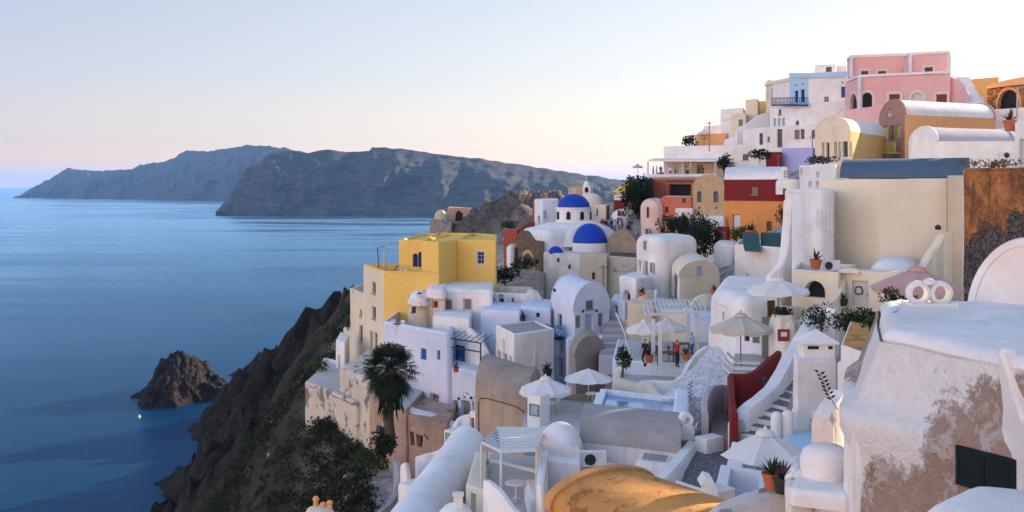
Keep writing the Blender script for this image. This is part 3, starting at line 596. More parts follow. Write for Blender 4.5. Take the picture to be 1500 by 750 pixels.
for rr,o in((1,0),(1,.12),(.9,.12),(.9,0)):
    row=[]
    for j in range(15):
        a_=PI*j/14; c_=A+hw*(.5-.5*rr*math.cos(a_)); nrm_=Vector((hw.y,-hw.x)).normalized(); c_=c_+nrm_*o
        row.append((c_.x,c_.y,zc_+ (Z(573,87)-zc_)*rr*math.sin(a_)**.55))
    rows.append(row)
m.grid(rows); m.build('arch_moulding','white_cool',wb)
vol(wb,'porch_wall',[XY(661,92),XY(706,88.6),XY(716,97),XY(670,101)],Z(541,90),Z(497,90),'white_blue_shade',op=[(0,668.5,506,681,540,'D','wood_blue','wood_navy'),(0,692,507,703,540,'D','wood_blue','wood_navy'),(0,661.8,506,665.5,538,'W',DK,'wood_blue')])
m=MB()
pa=[P(657,541,89),P(704,541,86)]
for a in pa: m.tube([a,(a.x,a.y,Z(500,87))],.06)
for zz in(Z(500,87),Z(513,87)): m.tube([(pa[0].x,pa[0].y,zz),(pa[1].x,pa[1].y,zz)],.06)
for j in range(7):
    a=pa[0].lerp(pa[1],j/6); m.tube([(a.x,a.y,Z(500,87)),(a.x+.9,a.y+3,Z(499,87)+.2)],.035)
m.build('pergola','metal_dark',wb)
# long sloping side wall right of the porch
m=MB(); ribbon(m,[P(688,480,90),P(700,492,89),P(712,512,88),P(716,540,87)],.5,76); solo(m,'stair_wall','white','white sloping stair wall right of the porch with blue doors','wall')
# ---- plain white walls between
house('white_house','plain white cube house with a stepped outline under the ruined cottage',[XY(704,94),XY(763,92.5),XY(766,99),XY(710,101)],Z(455,93),'white_blue_shade',r=.2)
house('white_house','low plain white house with one small dark window under the ruin',[XY(761,95),XY(807,93.5),XY(812,101),XY(768,103)],Z(450,94.5),'white_blue_shade',r=.2,op=[(0,785,458,790.5,465,'W',DK,'wood_brown')])
ru=house('ruined_cottage','roofless ruined white cottage with black window holes',[XY(714,101),XY(776,99.5),XY(780,106),XY(720,108)],Z(430,100),'white_worn',roof='stone_grey',r=.1,par=(.4,.6),wob=.12,
  op=[(0,720,435,725,446,'O',DK,'wood_brown'),(0,731,432,738,452,'O',DK,'wood_brown'),(0,749,435.5,753,443,'O',DK,'wood_brown')])
m=MB(); ribbon(m,[P(770,432,99.5),P(778,424,99.7),P(788,426,100),P(797,440,100),P(806,452,100)],.5,Z(470,99),3); m.build('broken_wall','white_worn',ru,wob=.1)
# ---- white flat house in front
wf=house('white_house','white flat roofed house with tall narrow windows and a grey roof',L3(726,88,752,82.5,812,86),Z(486,84),'white',roof='cement_grey',par=(.22,.15),r=.12,
  op=[(0,728,513,733,529,'S','wood_grey','wood_white'),(0,735.5,517,743,538,'D','wood_grey','wood_white'),(0,745,521,749.5,538,'S','wood_grey','wood_white'),(0,736,497,740,515,'S','wood_pale_blue','wood_white')])
# ---- white barrel house with blue balcony
gb_=L3(808,95,840,87,893,90)
wc=house('barrel_house','two storey white barrel roofed house with a pale blue door and blue balcony',gb_,Z(455,88),'white_blue_shade',r=.1,vault=(1,2.3,'white_blue_shade',.08),
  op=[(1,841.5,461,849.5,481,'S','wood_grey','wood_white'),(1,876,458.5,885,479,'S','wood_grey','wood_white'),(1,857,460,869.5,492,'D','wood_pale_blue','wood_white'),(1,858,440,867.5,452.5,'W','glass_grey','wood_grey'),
      (0,817,459.5,823,479,'W',DK,'wood_grey'),(0,812,522,815.5,548,'D','wood_pale_blue','wood_white'),(0,817.5,523,824.5,554,'D','wood_grey','wood_white'),(0,820,506,824,518,'W','glass_grey','wood_white'),(0,827,529,830,548,'S','wood_grey','wood_white')])
m=MB()
for px,py,Y in((812,427,94),(831,426,92),(846,430,91),(832,424.5,95)): m.lathe(P(px,py,Y),[(.12,0),(.12,.25),(0,.3)],6)
m.build('roof_vents','dark',wc,weld=False)
vol(wc,'lower_terrace',[XY(828,85.5),XY(897,87.5),XY(900,91),XY(838,90)],80,Z(492.5,87),'white_blue_shade',roof='paving_cool',r=.2)
m=MB(); ribbon(m,[P(876,492,87.3),P(888,490,86.4),P(897,493,87.4),P(899,497,90)],.25,Z(497,88)); m.build('terrace_parapet','white',wc)
def rail(parent,name,a,b,h,mat,n=8,cross=True,r=.02):
    m=MB(); a=Vector(a); b=Vector(b); up=Vector((0,0,h))
    m.tube([a+up,b+up],r*1.4,4); m.tube([a+up*.1,b+up*.1],r,4)
    for j in range(n+1): q_=a.lerp(b,j/n); m.tube([q_,q_+up],r,4)
    if cross:
        for j in range(0,n,2):
            q0=a.lerp(b,j/n); q1=a.lerp(b,min(1,(j+2)/n)); m.tube([q0+up*.1,q1+up],r*.8,4); m.tube([q0+up,q1+up*.1],r*.8,4)
    return m.build(name,mat,parent,weld=False)
bc=[P(797,489,95),P(805,493.5,90.5),P(827,493.5,89.2)]
m=MB(); m.face([(q_.x,q_.y,q_.z) for q_ in(bc[0],bc[1],bc[2],P(826,489,94))]); m.box(bc[1].lerp(P(826,489,94),.5)-Vector((0,0,.1)),(1.6,3,.15)); bo=m.build('balcony','wood_blue',wc)
rail(bo,'railing',bc[0],bc[1],1.0,'wood_blue',6); rail(bo,'railing',bc[1],bc[2],1.0,'wood_blue',8)
# brown apse in front
ap=house('vaulted_cistern','weathered brown barrel vault standing before the white barrel house',L3(835,80,842,76.5,886,79),Z(519,78),'cement',r=.1,vault=(1,1.45,'cement',.0),wob=.06)
# ---- ruined pinkish house at the bottom of the palm
rn=house('ruined_house','crumbling pinkish stone house with a sloping white roof edge below the palm',[XY(541,89),XY(596,83.5),XY(625,92),XY(570,97)],Z(590,86),'pinkish_stone',roof='paving',r=.15,wob=.12,op=[(0,552,624,565,652,'D','wood_navy','wood_grey')])
vol(rn,'right_wall',[XY(595,84),XY(656,80.5),XY(672,90),XY(612,94)],74,Z(614,82),'pinkish_stone',r=.15,wob=.12,op=[(0,600,633,606.5,652,'O','dark','wood_grey'),(0,610,637,619,655,'O','dark','wood_grey'),(0,646,628,652,637,'O','dark','wood_brown')])
m=MB(); ribbon(m,[P(585,590,86),P(600,596,85),P(628,604,84),P(652,613,82.6),P(668,621,82)],1.5,None,4,0,.7); m.build('sloping_roof_edge','white',rn,wob=.06)
# ---- little white walls, door box and gate
wallthing('parapet_wall','curvy white parapet wall stepping down below the ruined house',[(612,668,72),(622,665,71),(640,660,71),(652,652,70),(662,640,70)],.35,'white',wob=.05)
db=house('door_lobby','small white lobby with a pale blue door beside the red gate',Rect(650,73,664,72.5,2),Z(630,73),'white',r=.08,op=[(0,652,634,660,650,'D','wood_pale_blue','wood_white')])
wallthing('parapet_wall','low white wall beside the red gate',[(661,634,75),(672,612,76),(688,606,76)],.4,'white')
g=house('gate_post','white gate post holding a dark red wooden gate',Rect(687,75.4,697,75,1.2),Z(604,75),'white',r=.1,op=[(0,689,612,694.5,638,'D','wood_red','wood_white')])
wallthing('parapet_wall','tall thin white wall end at the foot of the slope',[(588,680,62),(596,678,61.8),(600,706,61.5)],.3,'white',n=2)
house('white_cube','small white block at the lower left edge of the long vault',Rect(581,55,610,54,3),Z(711,54.5),'white',r=.2)
wallthing('kerb_wall','curving grey kerb wall between the scrub and the white steps',[(556,748,58),(572,735,60),(583,712,63),(586,690,67),(580,672,71)],.35,'cement_grey')
# ---- long white vault in the lower foreground
a=Vector(XY(661,51)); b=Vector(XY(712,49.4)); ax_=Vector((-1.25,-9.3)).normalized()*17
lv=thing('long_barrel_house','long smooth pale barrel vault running out of the bottom of the view','house',(*((a+b)/2+ax_/2),80),'houses stacked on the cliff side')
zl_=Z(655,50.2); pq=[tuple(a+ax_),tuple(b+ax_),tuple(b),tuple(a)]
vol(lv,'wall',pq,80,zl_,'white',r=.05,vault=(2,.95,'white',.0)) if False else vol(lv,'wall',[pq[0],pq[1],pq[2],pq[3]],80,zl_,'white',r=.05,vault=(0,1.0,'white',.0))
# block with small chimney and dome right of it
hb=house('cream_block','narrow cream wall block beside the long vault',[XY(683,40),XY(713,39),XY(714,44.5),XY(697,45)],Z(703,40.5),'pale_cream',r=.1,op=[(0,690,722,697,760,'D','wood_pale_blue','wood_white')])
dm=thing('dome_roof','small white dome with a stubby chimney at the bottom edge','dome',P(667,752,36)); m=MB(); c=P(667,762,36); c.z=Z(765,36)
m.lathe(c,[(.75,-2),(.72,0),(.6,.35),(.35,.6),(0,.7)],18); m.build('dome','white',dm,wob=.03)
m=MB(); m.box(c+Vector((0.1,-.1,.75)),(.32,.3,.5)); m.box(c+Vector((.1,-.1,1.02)),(.4,.38,.06)); m.build('chimney','white',dm,wob=.02)
# chimney pots lit at the very bottom
ch=thing('chimney','small chimney with orange clay pots catching the sun at the bottom edge','chimney',P(470,760,34)); m=MB(); c=P(468,758,34)
m.lathe(c,[(.6,-1.5),(.55,0),(.4,.3),(0,.42)],14); m.build('cap','pale_cream',ch)
for dx,h in((-.12,.5),(.34,.36),(.12,.3)):
    m=MB(); m.lathe(c+Vector((dx,0,.2)),[(.09,0),(.085,h*.7),(.12,h*.8),(.07,h),(0,h)],8); m.build('pot','apricot',ch)
# ================================================================== middle of the village
# ---- brown barrel building
bb=house('brown_barrel_house','wide earth brown barrel vaulted building without windows behind two parasols',[XY(696,62),XY(772,56.5),XY(800,62),XY(722,68)],Z(571,60),'brown_wall',r=.1,wob=.05,par=None)
q=[Vector((*XY(696,62),0)),Vector((*XY(722,68),0)),Vector((*XY(800,62),0)),Vector((*XY(772,56.5),0))]
barrel(bb,[q[1],q[0],q[3],q[2]],Z(571,60)-.35,1.55,'cement','brown_wall',0,.05)
m=MB(); A=Vector(XY(696,62)); B_=Vector(XY(772,56.5)); nn=Vector((B_.y-A.y,-(B_.x-A.x))).normalized()*.05
cp=[]
for px,py in((702,636),(702,590),(704,584),(712,583),(735,589),(758,596),(768,603),(770,612)):
    k=(px-CX)/F; tt=(k*A.y-A.x)/((B_-A).x-k*(B_-A).y); w_=A+(B_-A)*tt+nn; cp.append((w_.x,w_.y,Z(py,w_.y)))
m.tube(cp,.025,5); m.build('cable','dark',bb)
wallthing('terrace_wall','low grey brown terrace wall behind the two open parasols',[(790,583,61),(805,580,61),(845,577,60),(880,576,60),(900,574,60)],.4,'cement',n=2)
tr=house('terrace','grey terrace floor under the two white parasols',[XY(765,52.5),XY(880,53),XY(905,62),XY(770,60)],Z(603,57),'paving',group='terraces',cat='terrace',r=.05)
# white stuff left of parasol
pr_=house('service_box','blue grey service box with a white lid beside the parasol',Rect(772,53.5,791,53,.9),Z(581,53),'white',r=.03,op=[(0,776,592,790,609,'D','wood_pale_blue','wood_grey')])
# ---- pergola terrace with white canopy
pg=thing('canopy_pergola','white slatted canopy on thin posts above a small terrace','pergola',P(750,700,40),None)
c4=[P(705,650,39.5),P(734,664,36.8),P(786,662,37.3),P(800,628,44),P(728,627,44.5)]
m=MB(); top=[p_+Vector((0,0,.06)) for p_ in c4]; m.face(top); m.grid([c4,top],0,True); m.face(c4[::-1]); m.build('canopy','canvas_white',pg)
m=MB()
for j in range(1,9):
    f=j/9; l_=c4[1].lerp(c4[4],f)+Vector((0,0,.085)); r_=c4[2].lerp(c4[3],f)+Vector((0,0,.085)); l2=c4[0].lerp(c4[4],min(1,f*1.0))+Vector((0,0,.085)) if f<1 else l_
    m.tube([l2,l_,r_],.03,4)
m.build('slats','wood_white',pg)
zf=Z(715,39)-.4
for p_ in(c4[0],c4[1],c4[2],c4[3]):
    m=MB(); m.tube([(p_.x,p_.y,p_.z),(p_.x,p_.y,zf-.3)],.05,6); m.build('post','wood_white',pg)
te=house('terrace','sunken white terrace with a round table under the slatted canopy',[XY(705,37),XY(790,35.5),XY(800,45),XY(716,46)],zf,'white',roof='paving',cat='terrace',group='terraces',r=.05)
wallthing('parapet_wall','white sloping parapet in front of the sunken terrace',[(712,702,36),(722,708,35.4),(738,722,34.8),(752,742,34.4),(765,752,34)],.25,'white')
wallthing('parapet_wall','white back parapet behind the round terrace table',[(716,672,44),(735,676,44),(770,684,43),(788,688,42.5)],.25,'white',n=2)
wallthing('bench_wall','built in white bench along the right side of the sunken terrace',[(779,700,39),(784,712,37.5),(790,728,36)],.6,'white',n=2)
def round_table(loc,R,h,label,mat='metal_white'):
    t_=thing('round_table',label,'table',loc); m=MB(); l=Vector(loc); m.lathe(l,[(R,h-.04),(R,h),(0,h)],18); m.build('tabletop',mat,t_)
    m=MB(); m.tube([l,l+Vector((0,0,h-.03))],.035); m.build('pedestal',mat,t_)
    for a in range(3):
        m=MB(); m.tube([l+Vector((0,0,.2)),l+Vector((.3*math.cos(a*2.1),.3*math.sin(a*2.1),.02))],.02,5); m.build('leg',mat,t_)
    return t_
round_table((*XY(756,38.6),zf),.42,.74,'small round white table on the sunken terrace')
# ---- white domed cave house with picket rail
dw=house('dome_house','small white house with a smooth domed roof and a picket rail',[XY(787,41),XY(848,40),XY(851,44),XY(793,45)],Z(662,40.5),'white',r=.1)
m=MB(); m.lathe((*XY(821,42.2),Z(664,42.2)),[(.98*math.cos(a*PI/24),1.3*math.sin(a*PI/24)) for a in range(13)],28,0,1.0); m.build('dome','white',dw,wob=.03)
m=MB(); A=P(787,668,40.4); B_=P(848,668,39.4)
for j in range(27):
    q_=A.lerp(B_,j/26); m.box(q_+Vector((0,0,.16)),(.045,.025,.36))
m.box(A.lerp(B_,.5)+Vector((0,0,.28)),((B_-A).length,.03,.05),math.atan2((B_-A).y,(B_-A).x)); m.build('picket_rail','wood_white',dw,weld=False)
vol(dw,'front_ledge',[XY(786,39.6),XY(850,38.8),XY(851,40.6),XY(789,41.4)],84,Z(671,39.5),'white',r=.1)
vol(dw,'side_wall',[XY(786,35),XY(797,34.6),XY(803,39.6),XY(790,40)],84,Z(676,38),'white',r=.1)
vol(dw,'yard_floor',[XY(797,35),XY(850,34.5),XY(851,39),XY(800,39.5)],84,Z(700,38.5)-.9,'cement',r=.05)
# ---- grey barrel house with AC
gq=[XY(849,42.5),XY(998,40.6),XY(1026,44.8),XY(860,47)]
gh=house('grey_barrel_house','low white house with a long stained grey barrel roof and an air conditioner',gq,Z(656,41.5),'white_worn',r=.1,wob=.04,vault=(3,1.0,'cement_grey',.0))
vol(gh,'lean_to',[XY(928,40.2),XY(985,39.4),XY(992,41.5),XY(935,42)],84,Z(676,40),'white_worn',roof='cement_grey',r=.3)
def ac_unit(loc,rz,label,w=.85):
    t_=thing('air_conditioner',label,'air conditioner',loc,'air conditioners'); l=Vector(loc); m=MB(); m.box(l+Vector((0,0,.3)),(w,.32,.58)); m.build('casing','metal_white',t_)
    m=MB(); m.lathe((0,0,0),[(.22,0),(.22,.03),(.19,.03),(.0,.01)],18); 
    Mx=Matrix.Translation(l+Vector((-w*.14,-.165,.3)))@Matrix.Rotation(PI/2,4,'X'); m.v=[Mx@v for v in m.v]; fo=m.build('fan_guard','metal_dark',t_)
    for s_ in(-.3,.3):
        m=MB(); m.box(l+Vector((s_,0,-.02)),(.06,.3,.06)); m.build('foot','metal_grey',t_)
    t_.rotation_euler=(0,0,rz); return t_
mA=house('plinth','low white plinth carrying the air conditioner before the grey roof',Rect(852,40.2,890,39.8,1),Z(686,40),'white',r=.04,cat='plinth',group=None)
ac_unit((*XY(869,40.2),Z(686,40)+.03),0.05,'air conditioner against the white wall under the grey barrel roof',1.0)
wallthing('sloping_wall','white sloping wall climbing beside the pebble steps to the little chimney',[(955,708,34.5),(975,690,36.5),(995,668,39),(1010,650,41.5),(1014,644,42)],.55,'white',n=3)
def belfry_chimney(loc,label,s_=1.0,rz=0):
    t_=thing('chimney',label,'chimney',loc,'whitewashed chimneys'); l=Vector(loc); m=MB()
    m.box(l+Vector((0,0,.3*s_)),(.62*s_,.5*s_,.6*s_)); m.build('base','white',t_,wob=.02)
    m=MB()
    m.lathe((0,0,0),[(.25*s_,-.2*s_),(.3*s_,-.2*s_),(.3*s_,.2*s_),(.25*s_,.2*s_),(.15*s_,.2*s_),(.15*s_,-.2*s_),(.25*s_,-.2*s_)],18)
    Mx=Matrix.Translation(l+Vector((0,0,.86*s_)))@Matrix.Rotation(PI/2,4,'X'); m.v=[Mx@v for v in m.v]; m.build('ring','white',t_,wob=.02); t_.rotation_euler=(0,0,rz); return t_
belfry_chimney((*XY(1005,42.4),Z(643,42.4)),'little white chimney with a round opening at the head of the pebble steps',.95)
house('white_cube','small white slab step beside the little round chimney',Rect(1017,41.6,1035,41,1),Z(641,41.3),'white',r=.04)
# ---- walled pool behind
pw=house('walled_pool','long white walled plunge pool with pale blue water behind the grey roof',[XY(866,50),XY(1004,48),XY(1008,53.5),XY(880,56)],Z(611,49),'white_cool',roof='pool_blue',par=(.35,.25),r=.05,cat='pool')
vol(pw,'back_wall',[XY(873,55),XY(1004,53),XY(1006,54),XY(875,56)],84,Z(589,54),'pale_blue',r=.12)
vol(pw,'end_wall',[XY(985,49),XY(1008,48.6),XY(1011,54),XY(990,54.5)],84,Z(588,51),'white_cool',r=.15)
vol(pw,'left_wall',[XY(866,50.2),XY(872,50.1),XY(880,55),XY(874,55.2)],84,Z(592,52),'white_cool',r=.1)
# ---- beige curved wall, pergola terrace
bw=house('terrace_house','cream curved terrace building with a hanging plant under the café pergola',[XY(896,63),XY(948,60),XY(1000,62),XY(1010,72),XY(905,73)],Z(560,61.5),'pale_cream',roof='paving',r=.5,par=(.25,.3),wob=.06)
vol(bw,'deck',[XY(897,66),XY(1046,64),XY(1050,73),XY(905,75)],84,Z(527,66),'white_cool',roof='paving',r=.1)
wallthing('parapet_wall','white curving parapet along the front of the pergola café',[(935,560,61),(948,556,60.5),(985,557,60),(1000,547,60.5),(1012,526,62),(1030,509,63),(1046,505,64)],.3,'white',n=4)
wallthing('parapet_wall','cream sloping wall running down to the pools',[(948,556,60),(962,575,57),(975,588,55),(985,600,53)],.4,'pale_cream')
ps=thing('rubble_roof','sloping whitewashed rubble roof below the café','roof',P(1020,570,58)); m=MB(); rows=[]
for j in range(9):
    f=j/8; rows.append([P(968+(1040-968)*f+(1074+ (1-f)*(-6)-(968+(1040-968)*f))*i/10,586-76*f-3*math.sin(i/10*PI),53.5+9*f) for i in range(11)])
m.grid(rows); lo=[[Vector((v.x,v.y,v.z-5)) for v in r_] for r_ in rows]
m.grid([[r_[0] for r_ in rows],[r_[0] for r_ in lo]]); m.grid([rows[0],lo[0]]); m.grid([[r_[-1] for r_ in rows],[r_[-1] for r_ in lo]]); m.build('stone_surface','whitewashed_rubble',ps,wob=.12)
house('white_house','low white wall house at the top of the rubble roof',[XY(1038,63.5),XY(1082,62),XY(1090,67),XY(1044,69)],Z(478,63),'white',r=.25,op=[(0,1058,486,1067,500,'W',DK,'wood_brown')])
# pergola
pz=Z(527,66); pp=thing('pergola','white timber pergola over the café terrace','pergola',P(980,527,67)); 
ps4=[(957,530,64.5),(967,530,63.5),(1008,517,69),(1021,517,68)]
ptop=Z(466,65)
for px,py,Y in ps4:
    m=MB(); x,y=XY(px,Y); m.box((x,y,(pz+ptop)/2),(.22,.22,ptop-pz)); m.build('post','wood_white',pp)
m=MB(); A=Vector((*XY(944,66),ptop)); B_=Vector((*XY(1034,67.5),ptop+.05)); Cq=Vector((*XY(1026,74),ptop)); D=Vector((*XY(940,74),ptop))
for a,b in((A,B_),(D,Cq),(A.lerp(D,.5),B_.lerp(Cq,.5))): m.box(a.lerp(b,.5)+Vector((0,0,.06)),((b-a).length,.12,.16),math.atan2((b-a).y,(b-a).x))
for j in range(15):
    a=A.lerp(B_,j/14)+Vector((0,0,.17)); b=D.lerp(Cq,j/14)+Vector((0,0,.17)); m.tube([a,b],.05,4)
m.build('beams','wood_white',pp,weld=False)
def chair(mat,label,grp='café chairs'):
    t_=thing('chair',label,'chair',(0,0,0),grp); m=MB(); m.box((0,0,.45),(.44,.44,.05)); m.build('seat',mat,t_)
    m=MB(); m.box((0,.21,.72),(.44,.04,.5)); m.build('backrest',mat,t_)
    for x,y in((-.2,-.2),(.2,-.2),(-.2,.2),(.2,.2)):
        m=MB(); m.tube([(x,y,0),(x,y,.45)],.022,5); m.build('leg',mat,t_)
    return t_
def bench_table(loc,size,mat,label,rz=0):
    t_=thing('table',label,'table',loc); l=Vector(loc); m=MB(); m.box(l+Vector((0,0,.73)),(size[0],size[1],.05)); m.build('tabletop',mat,t_)
    for x,y in((-1,-1),(1,-1),(-1,1),(1,1)):
        m=MB(); m.box(l+Vector((x*(size[0]/2-.06),y*(size[1]/2-.06),.35)),(.06,.06,.7)); m.build('leg',mat,t_)
    t_.rotation_euler=(0,0,rz); return t_
bench_table((*XY(975,64.5),pz),(1.5,.7,.7),'wood_brown','dark wooden café table under the white pergola',.3)
bench_table((*XY(1000,68),pz),(1.2,.7,.7),'wood_brown','wooden café table behind the man in the red shirt',.2)
ch0=chair('wood_brown','brown wooden chair on the café terrace'); ch0.location=(*XY(964,65.5),pz)
for px,Y,rz,lb in((984,65.5,1.2,'brown wooden chair right of the dark café table'),(950,67,-1.0,'brown wooden chair at the left end of the café terrace')): dup(ch0,(*XY(px,Y),pz),lb,rz)
cw=chair('metal_white','white chair set beside the low wall of the café'); cw.location=(*XY(946,69),pz)
# striped awning pole leaning left
m=MB(); m.tube([P(902,458,70),P(915,488,69),P(922,518,68)],.05); solo(m,'leaning_pole','wood_white','white pole leaning at the left end of the café terrace','pole')
# ---- white house A and cream barrel B above
ha=house('white_house','rounded white two storey house with narrow windows left of the cream barrel house',L3(931,100,962,94,1022,98),Z(346,96),'white',r=.9,k=6,wob=.05,
  op=[(0,943,352,948,367,'S','wood_grey','wood_white'),(0,935,381,939,398,'S','wood_grey','wood_white'),(0,942.5,382,949,408,'D','wood_grey','wood_white'),(0,952.5,384,957,400,'S','wood_grey','wood_white')])
hc=L3(984,95,994,86,1054,89)
cb=house('cream_barrel_house','cream barrel roofed house with one small blue window high in its gable',hc,Z(404,88),'cream',r=.08,vault=(1,1.35,'pale_cream',.0),emat={0:'white'},wob=.04,op=[(1,1020,390,1027.5,399.5,'W','wood_pale_blue','wood_pale_blue'),(0,985,404,988,436,'W',DK,'wood_grey'),(0,989,402,992.5,436,'W',DK,'wood_grey')])
tf=house('terrace','pale cream terrace before the cream barrel house',[XY(950,82),XY(1003,80),XY(1006,88),XY(958,91)],Z(452,82),'pale_cream',roof='paving_cool',cat='terrace',group='terraces',r=.1)
wallthing('parapet_wall','cream parapet climbing to the right of the cream terrace',[(1000,452,79.5),(1010,446,79.5),(1022,434,79.8),(1036,430,80),(1044,431,80.4)],.35,'pale_cream')
wallthing('parapet_wall','white left edge wall of the cream terrace',[(951,455,81.5),(957,440,84),(961,424,88)],.3,'white',n=2)
pc=house('porch','white porch with one dark arched opening below the rounded white house',[XY(907,92),XY(931,89),XY(953,92),XY(930,97)],Z(407,90),'white',r=.15,op=[(0,912.5,424,923.5,440,'O','dark','wood_white',1)])
wallthing('garden_wall','tan sloping wall with a potted aloe below the white porch',[(917,470,84),(924,455,84),(938,434,84),(948,427,84.5),(954,424,85)],.5,'beige',n=3)
house('tan_house','tan low house front with a pale blue shutter below the terrace',[XY(920,82),XY(957,80.5),XY(960,85),XY(925,86)],Z(446,81),'beige',r=.2,op=[(0,940,450,949.5,460,'S','wood_pale_blue','wood_pale_blue')])
house('white_house','pale blue washed wall room beside the lane of steps',[XY(894,92),XY(916,90),XY(920,95),XY(900,97)],Z(440,91),'pale_blue',r=.15,op=[(0,899,447,905,463,'D','wood_blue','wood_white')])
# pool above café
pl_=house('plunge_pool','small turquoise plunge pool with pale blue walls above the café',[XY(1010,77),XY(1046,76),XY(1050,81),XY(1016,82)],Z(455,77),'sky_blue',roof='pool_turquoise',par=(.3,.12),r=.05,cat='pool')
vol(pl_,'lower_wall',[XY(1010,74.5),XY(1046,73.6),XY(1050,77.5),XY(1014,78.5)],84,Z(468,75),'pale_blue',roof='paving_cool',r=.05)
# lane of steps between: many flights
st=thing('stone_stairs','narrow flight of whitewashed stone steps beside the barrel house','stairs',P(900,500,82))
for j in range(14):
    f=j/13; Y=76+18*f; m=MB(); a=P(898+4*f,522-66*f,Y); m.box(a-Vector((0,0,.6)),(2.0,1.5,1.2)); m.build('step','cement_grey' if j%2 else 'lilac_grey',st)
# ---- white rounded house with dark door, right of pools (umbrella row)
wr=house('white_house','white rounded house with a dark brown door behind the beige parasol',[XY(1041,64),XY(1082,58.5),XY(1146,60),XY(1140,72),XY(1060,74)],Z(432,60),'white',r=.8,k=6,wob=.06,op=[(0,1058,456,1061.5,468,'W',DK,'wood_brown'),(1,1124,440,1134,472,'D','wood_brown','wood_brown')])
vol(wr,'lower_room',[XY(1076,58.5),XY(1124,57),XY(1130,62),XY(1082,63)],86,Z(478,58),'white_cool',r=.2,op=[(0,1090,487,1098,500,'W',DK,'wood_brown'),(0,1102,487,1113,503,'S','wood_grey','wood_grey')])
mD=MB(); x,y=XY(1123,56.2); mD.box((x,y,Z(500,56)),(.5,.3,2.6)); solo(mD,'wooden_post','wood_grey','grey wooden post at the corner behind the beige parasol','post')
house('terrace','narrow grey terrace strip with loungers under the beige parasol',[XY(1068,47),XY(1130,50),XY(1124,57.5),XY(1075,58)],Z(548,51.5),'white_cool',roof='paving',cat='terrace',group='terraces',r=.05)
def lounger(label):
    t_=thing('sun_lounger',label,'sun lounger',(0,0,0),'loungers under the beige parasol'); m=MB(); m.box((0,-.3,.3),(.6,1.2,.08)); m.build('mattress','cloth_white',t_)
    m=MB(); m.box((0,.52,.5),(.6,.75,.08),ax=Matrix.Rotation(.75,3,'X')); m.build('backrest','cloth_white',t_)
    for x,y in((-.26,-.8),(.26,-.8),(-.26,.3),(.26,.3)):
        m=MB(); m.box((x,y,.13),(.06,.06,.26)); m.build('leg','wood_grey',t_)
    return t_
l0=lounger('white sun lounger directly under the beige parasol pole'); l0.location=(*XY(1087,53.2),Z(548,51.5)); l0.rotation_euler=(0,0,1.3)
for px,Y,lb in((1084,51.5,'middle white sun lounger in front of the beige parasol'),(1082,49.8,'lowest white sun lounger beside the red wall')): dup(l0,(*XY(px,Y),Z(548,51.5)),lb,1.3)
# ---- red curved wall & stairs
wallthing('red_wall','dark red curving wall at the foot of the white stair parapet',[(1069,547,46.8),(1085,547,46.6),(1098,546,47),(1110,539,47.6),(1122,528,48.6),(1132,520,49.4),(1140,513,50.2)],.3,'dark_red',87,4)
wallthing('red_wall','straight dark red wall going down beside the dark stair well',[(1070,549,46.5),(1071,560,44.5),(1073,590,41.5),(1076,604,40.2)],.28,'dark_red',87,3)
wallthing('parapet_wall','low rounded white parapet with lilac inside by the dark stair well',[(1033,602,42.5),(1034,580,44),(1042,566,45.5),(1056,563,46.5),(1068,566,46.6)],.3,'lilac_grey',87,4)
house('stair_well','dark grey sunken stair well between the white and red walls',[XY(1040,42),XY(1071,41.5),XY(1069,46.5),XY(1044,47)],Z(630,43),'cement',cat='stair well',group=None,r=.05)
# pebble yard
house('pebble_yard','dark pebble paved yard with pale joints in front of the stairs',[XY(990,35.5),XY(1062,33.5),XY(1106,45.5),XY(1020,46.5)],Z(645,43.2),'white',roof='pebbles',cat='yard',group=None,r=.06)
house('low_step','white kerb step along the front of the pebble yard',[XY(988,34.4),XY(1060,32.6),XY(1062,33.6),XY(990,35.4)],Z(722,34)+.05,'white',cat='step',group=None,r=.05)
# ---- white stair
par_=thing('stair_parapet','broad white curving parapet sweeping up beside the pebble stairs','wall',P(1090,640,42)); m=MB()
ribbon(m,[P(1080,612,41),P(1092,596,41.6),P(1110,582,42.4),P(1126,567,43.6),P(1142,545,45.4),P(1160,510,48),P(1178,480,50.5),P(1192,458,52.6),P(1202,450,53.4),P(1226,449,53)],.75,87,5); m.build('parapet','white',par_,wob=.05)
sts=thing('pebble_stairs','broad stairs with dark pebble treads and white risers','stairs',P(1120,640,43))
def stair_edge(f):
    px=1084+78*f; Yl=float(np.interp(px,[1080,1092,1110,1126,1142,1160,1180],[41,41.6,42.4,43.6,45.4,48,50.6]))-.5; a=P(px,634-88*f,Yl); xr,yr=XY(1136+34*f,Yl-.9); return a,Vector((xr,yr,a.z))
for j in range(9):
    a,b_=stair_edge(j/8); c_,d_=stair_edge((j+1.25)/8); zz=a.z; q=[a.xy,b_.xy,d_.xy,c_.xy]
    m=MB(); tp=[Vector((*v,zz)) for v in q]; bt=[Vector((*v,zz-.9)) for v in q]; m.face(tp,1); m.grid([bt,tp],0,True); m.build('step',['white','pebbles'],sts)
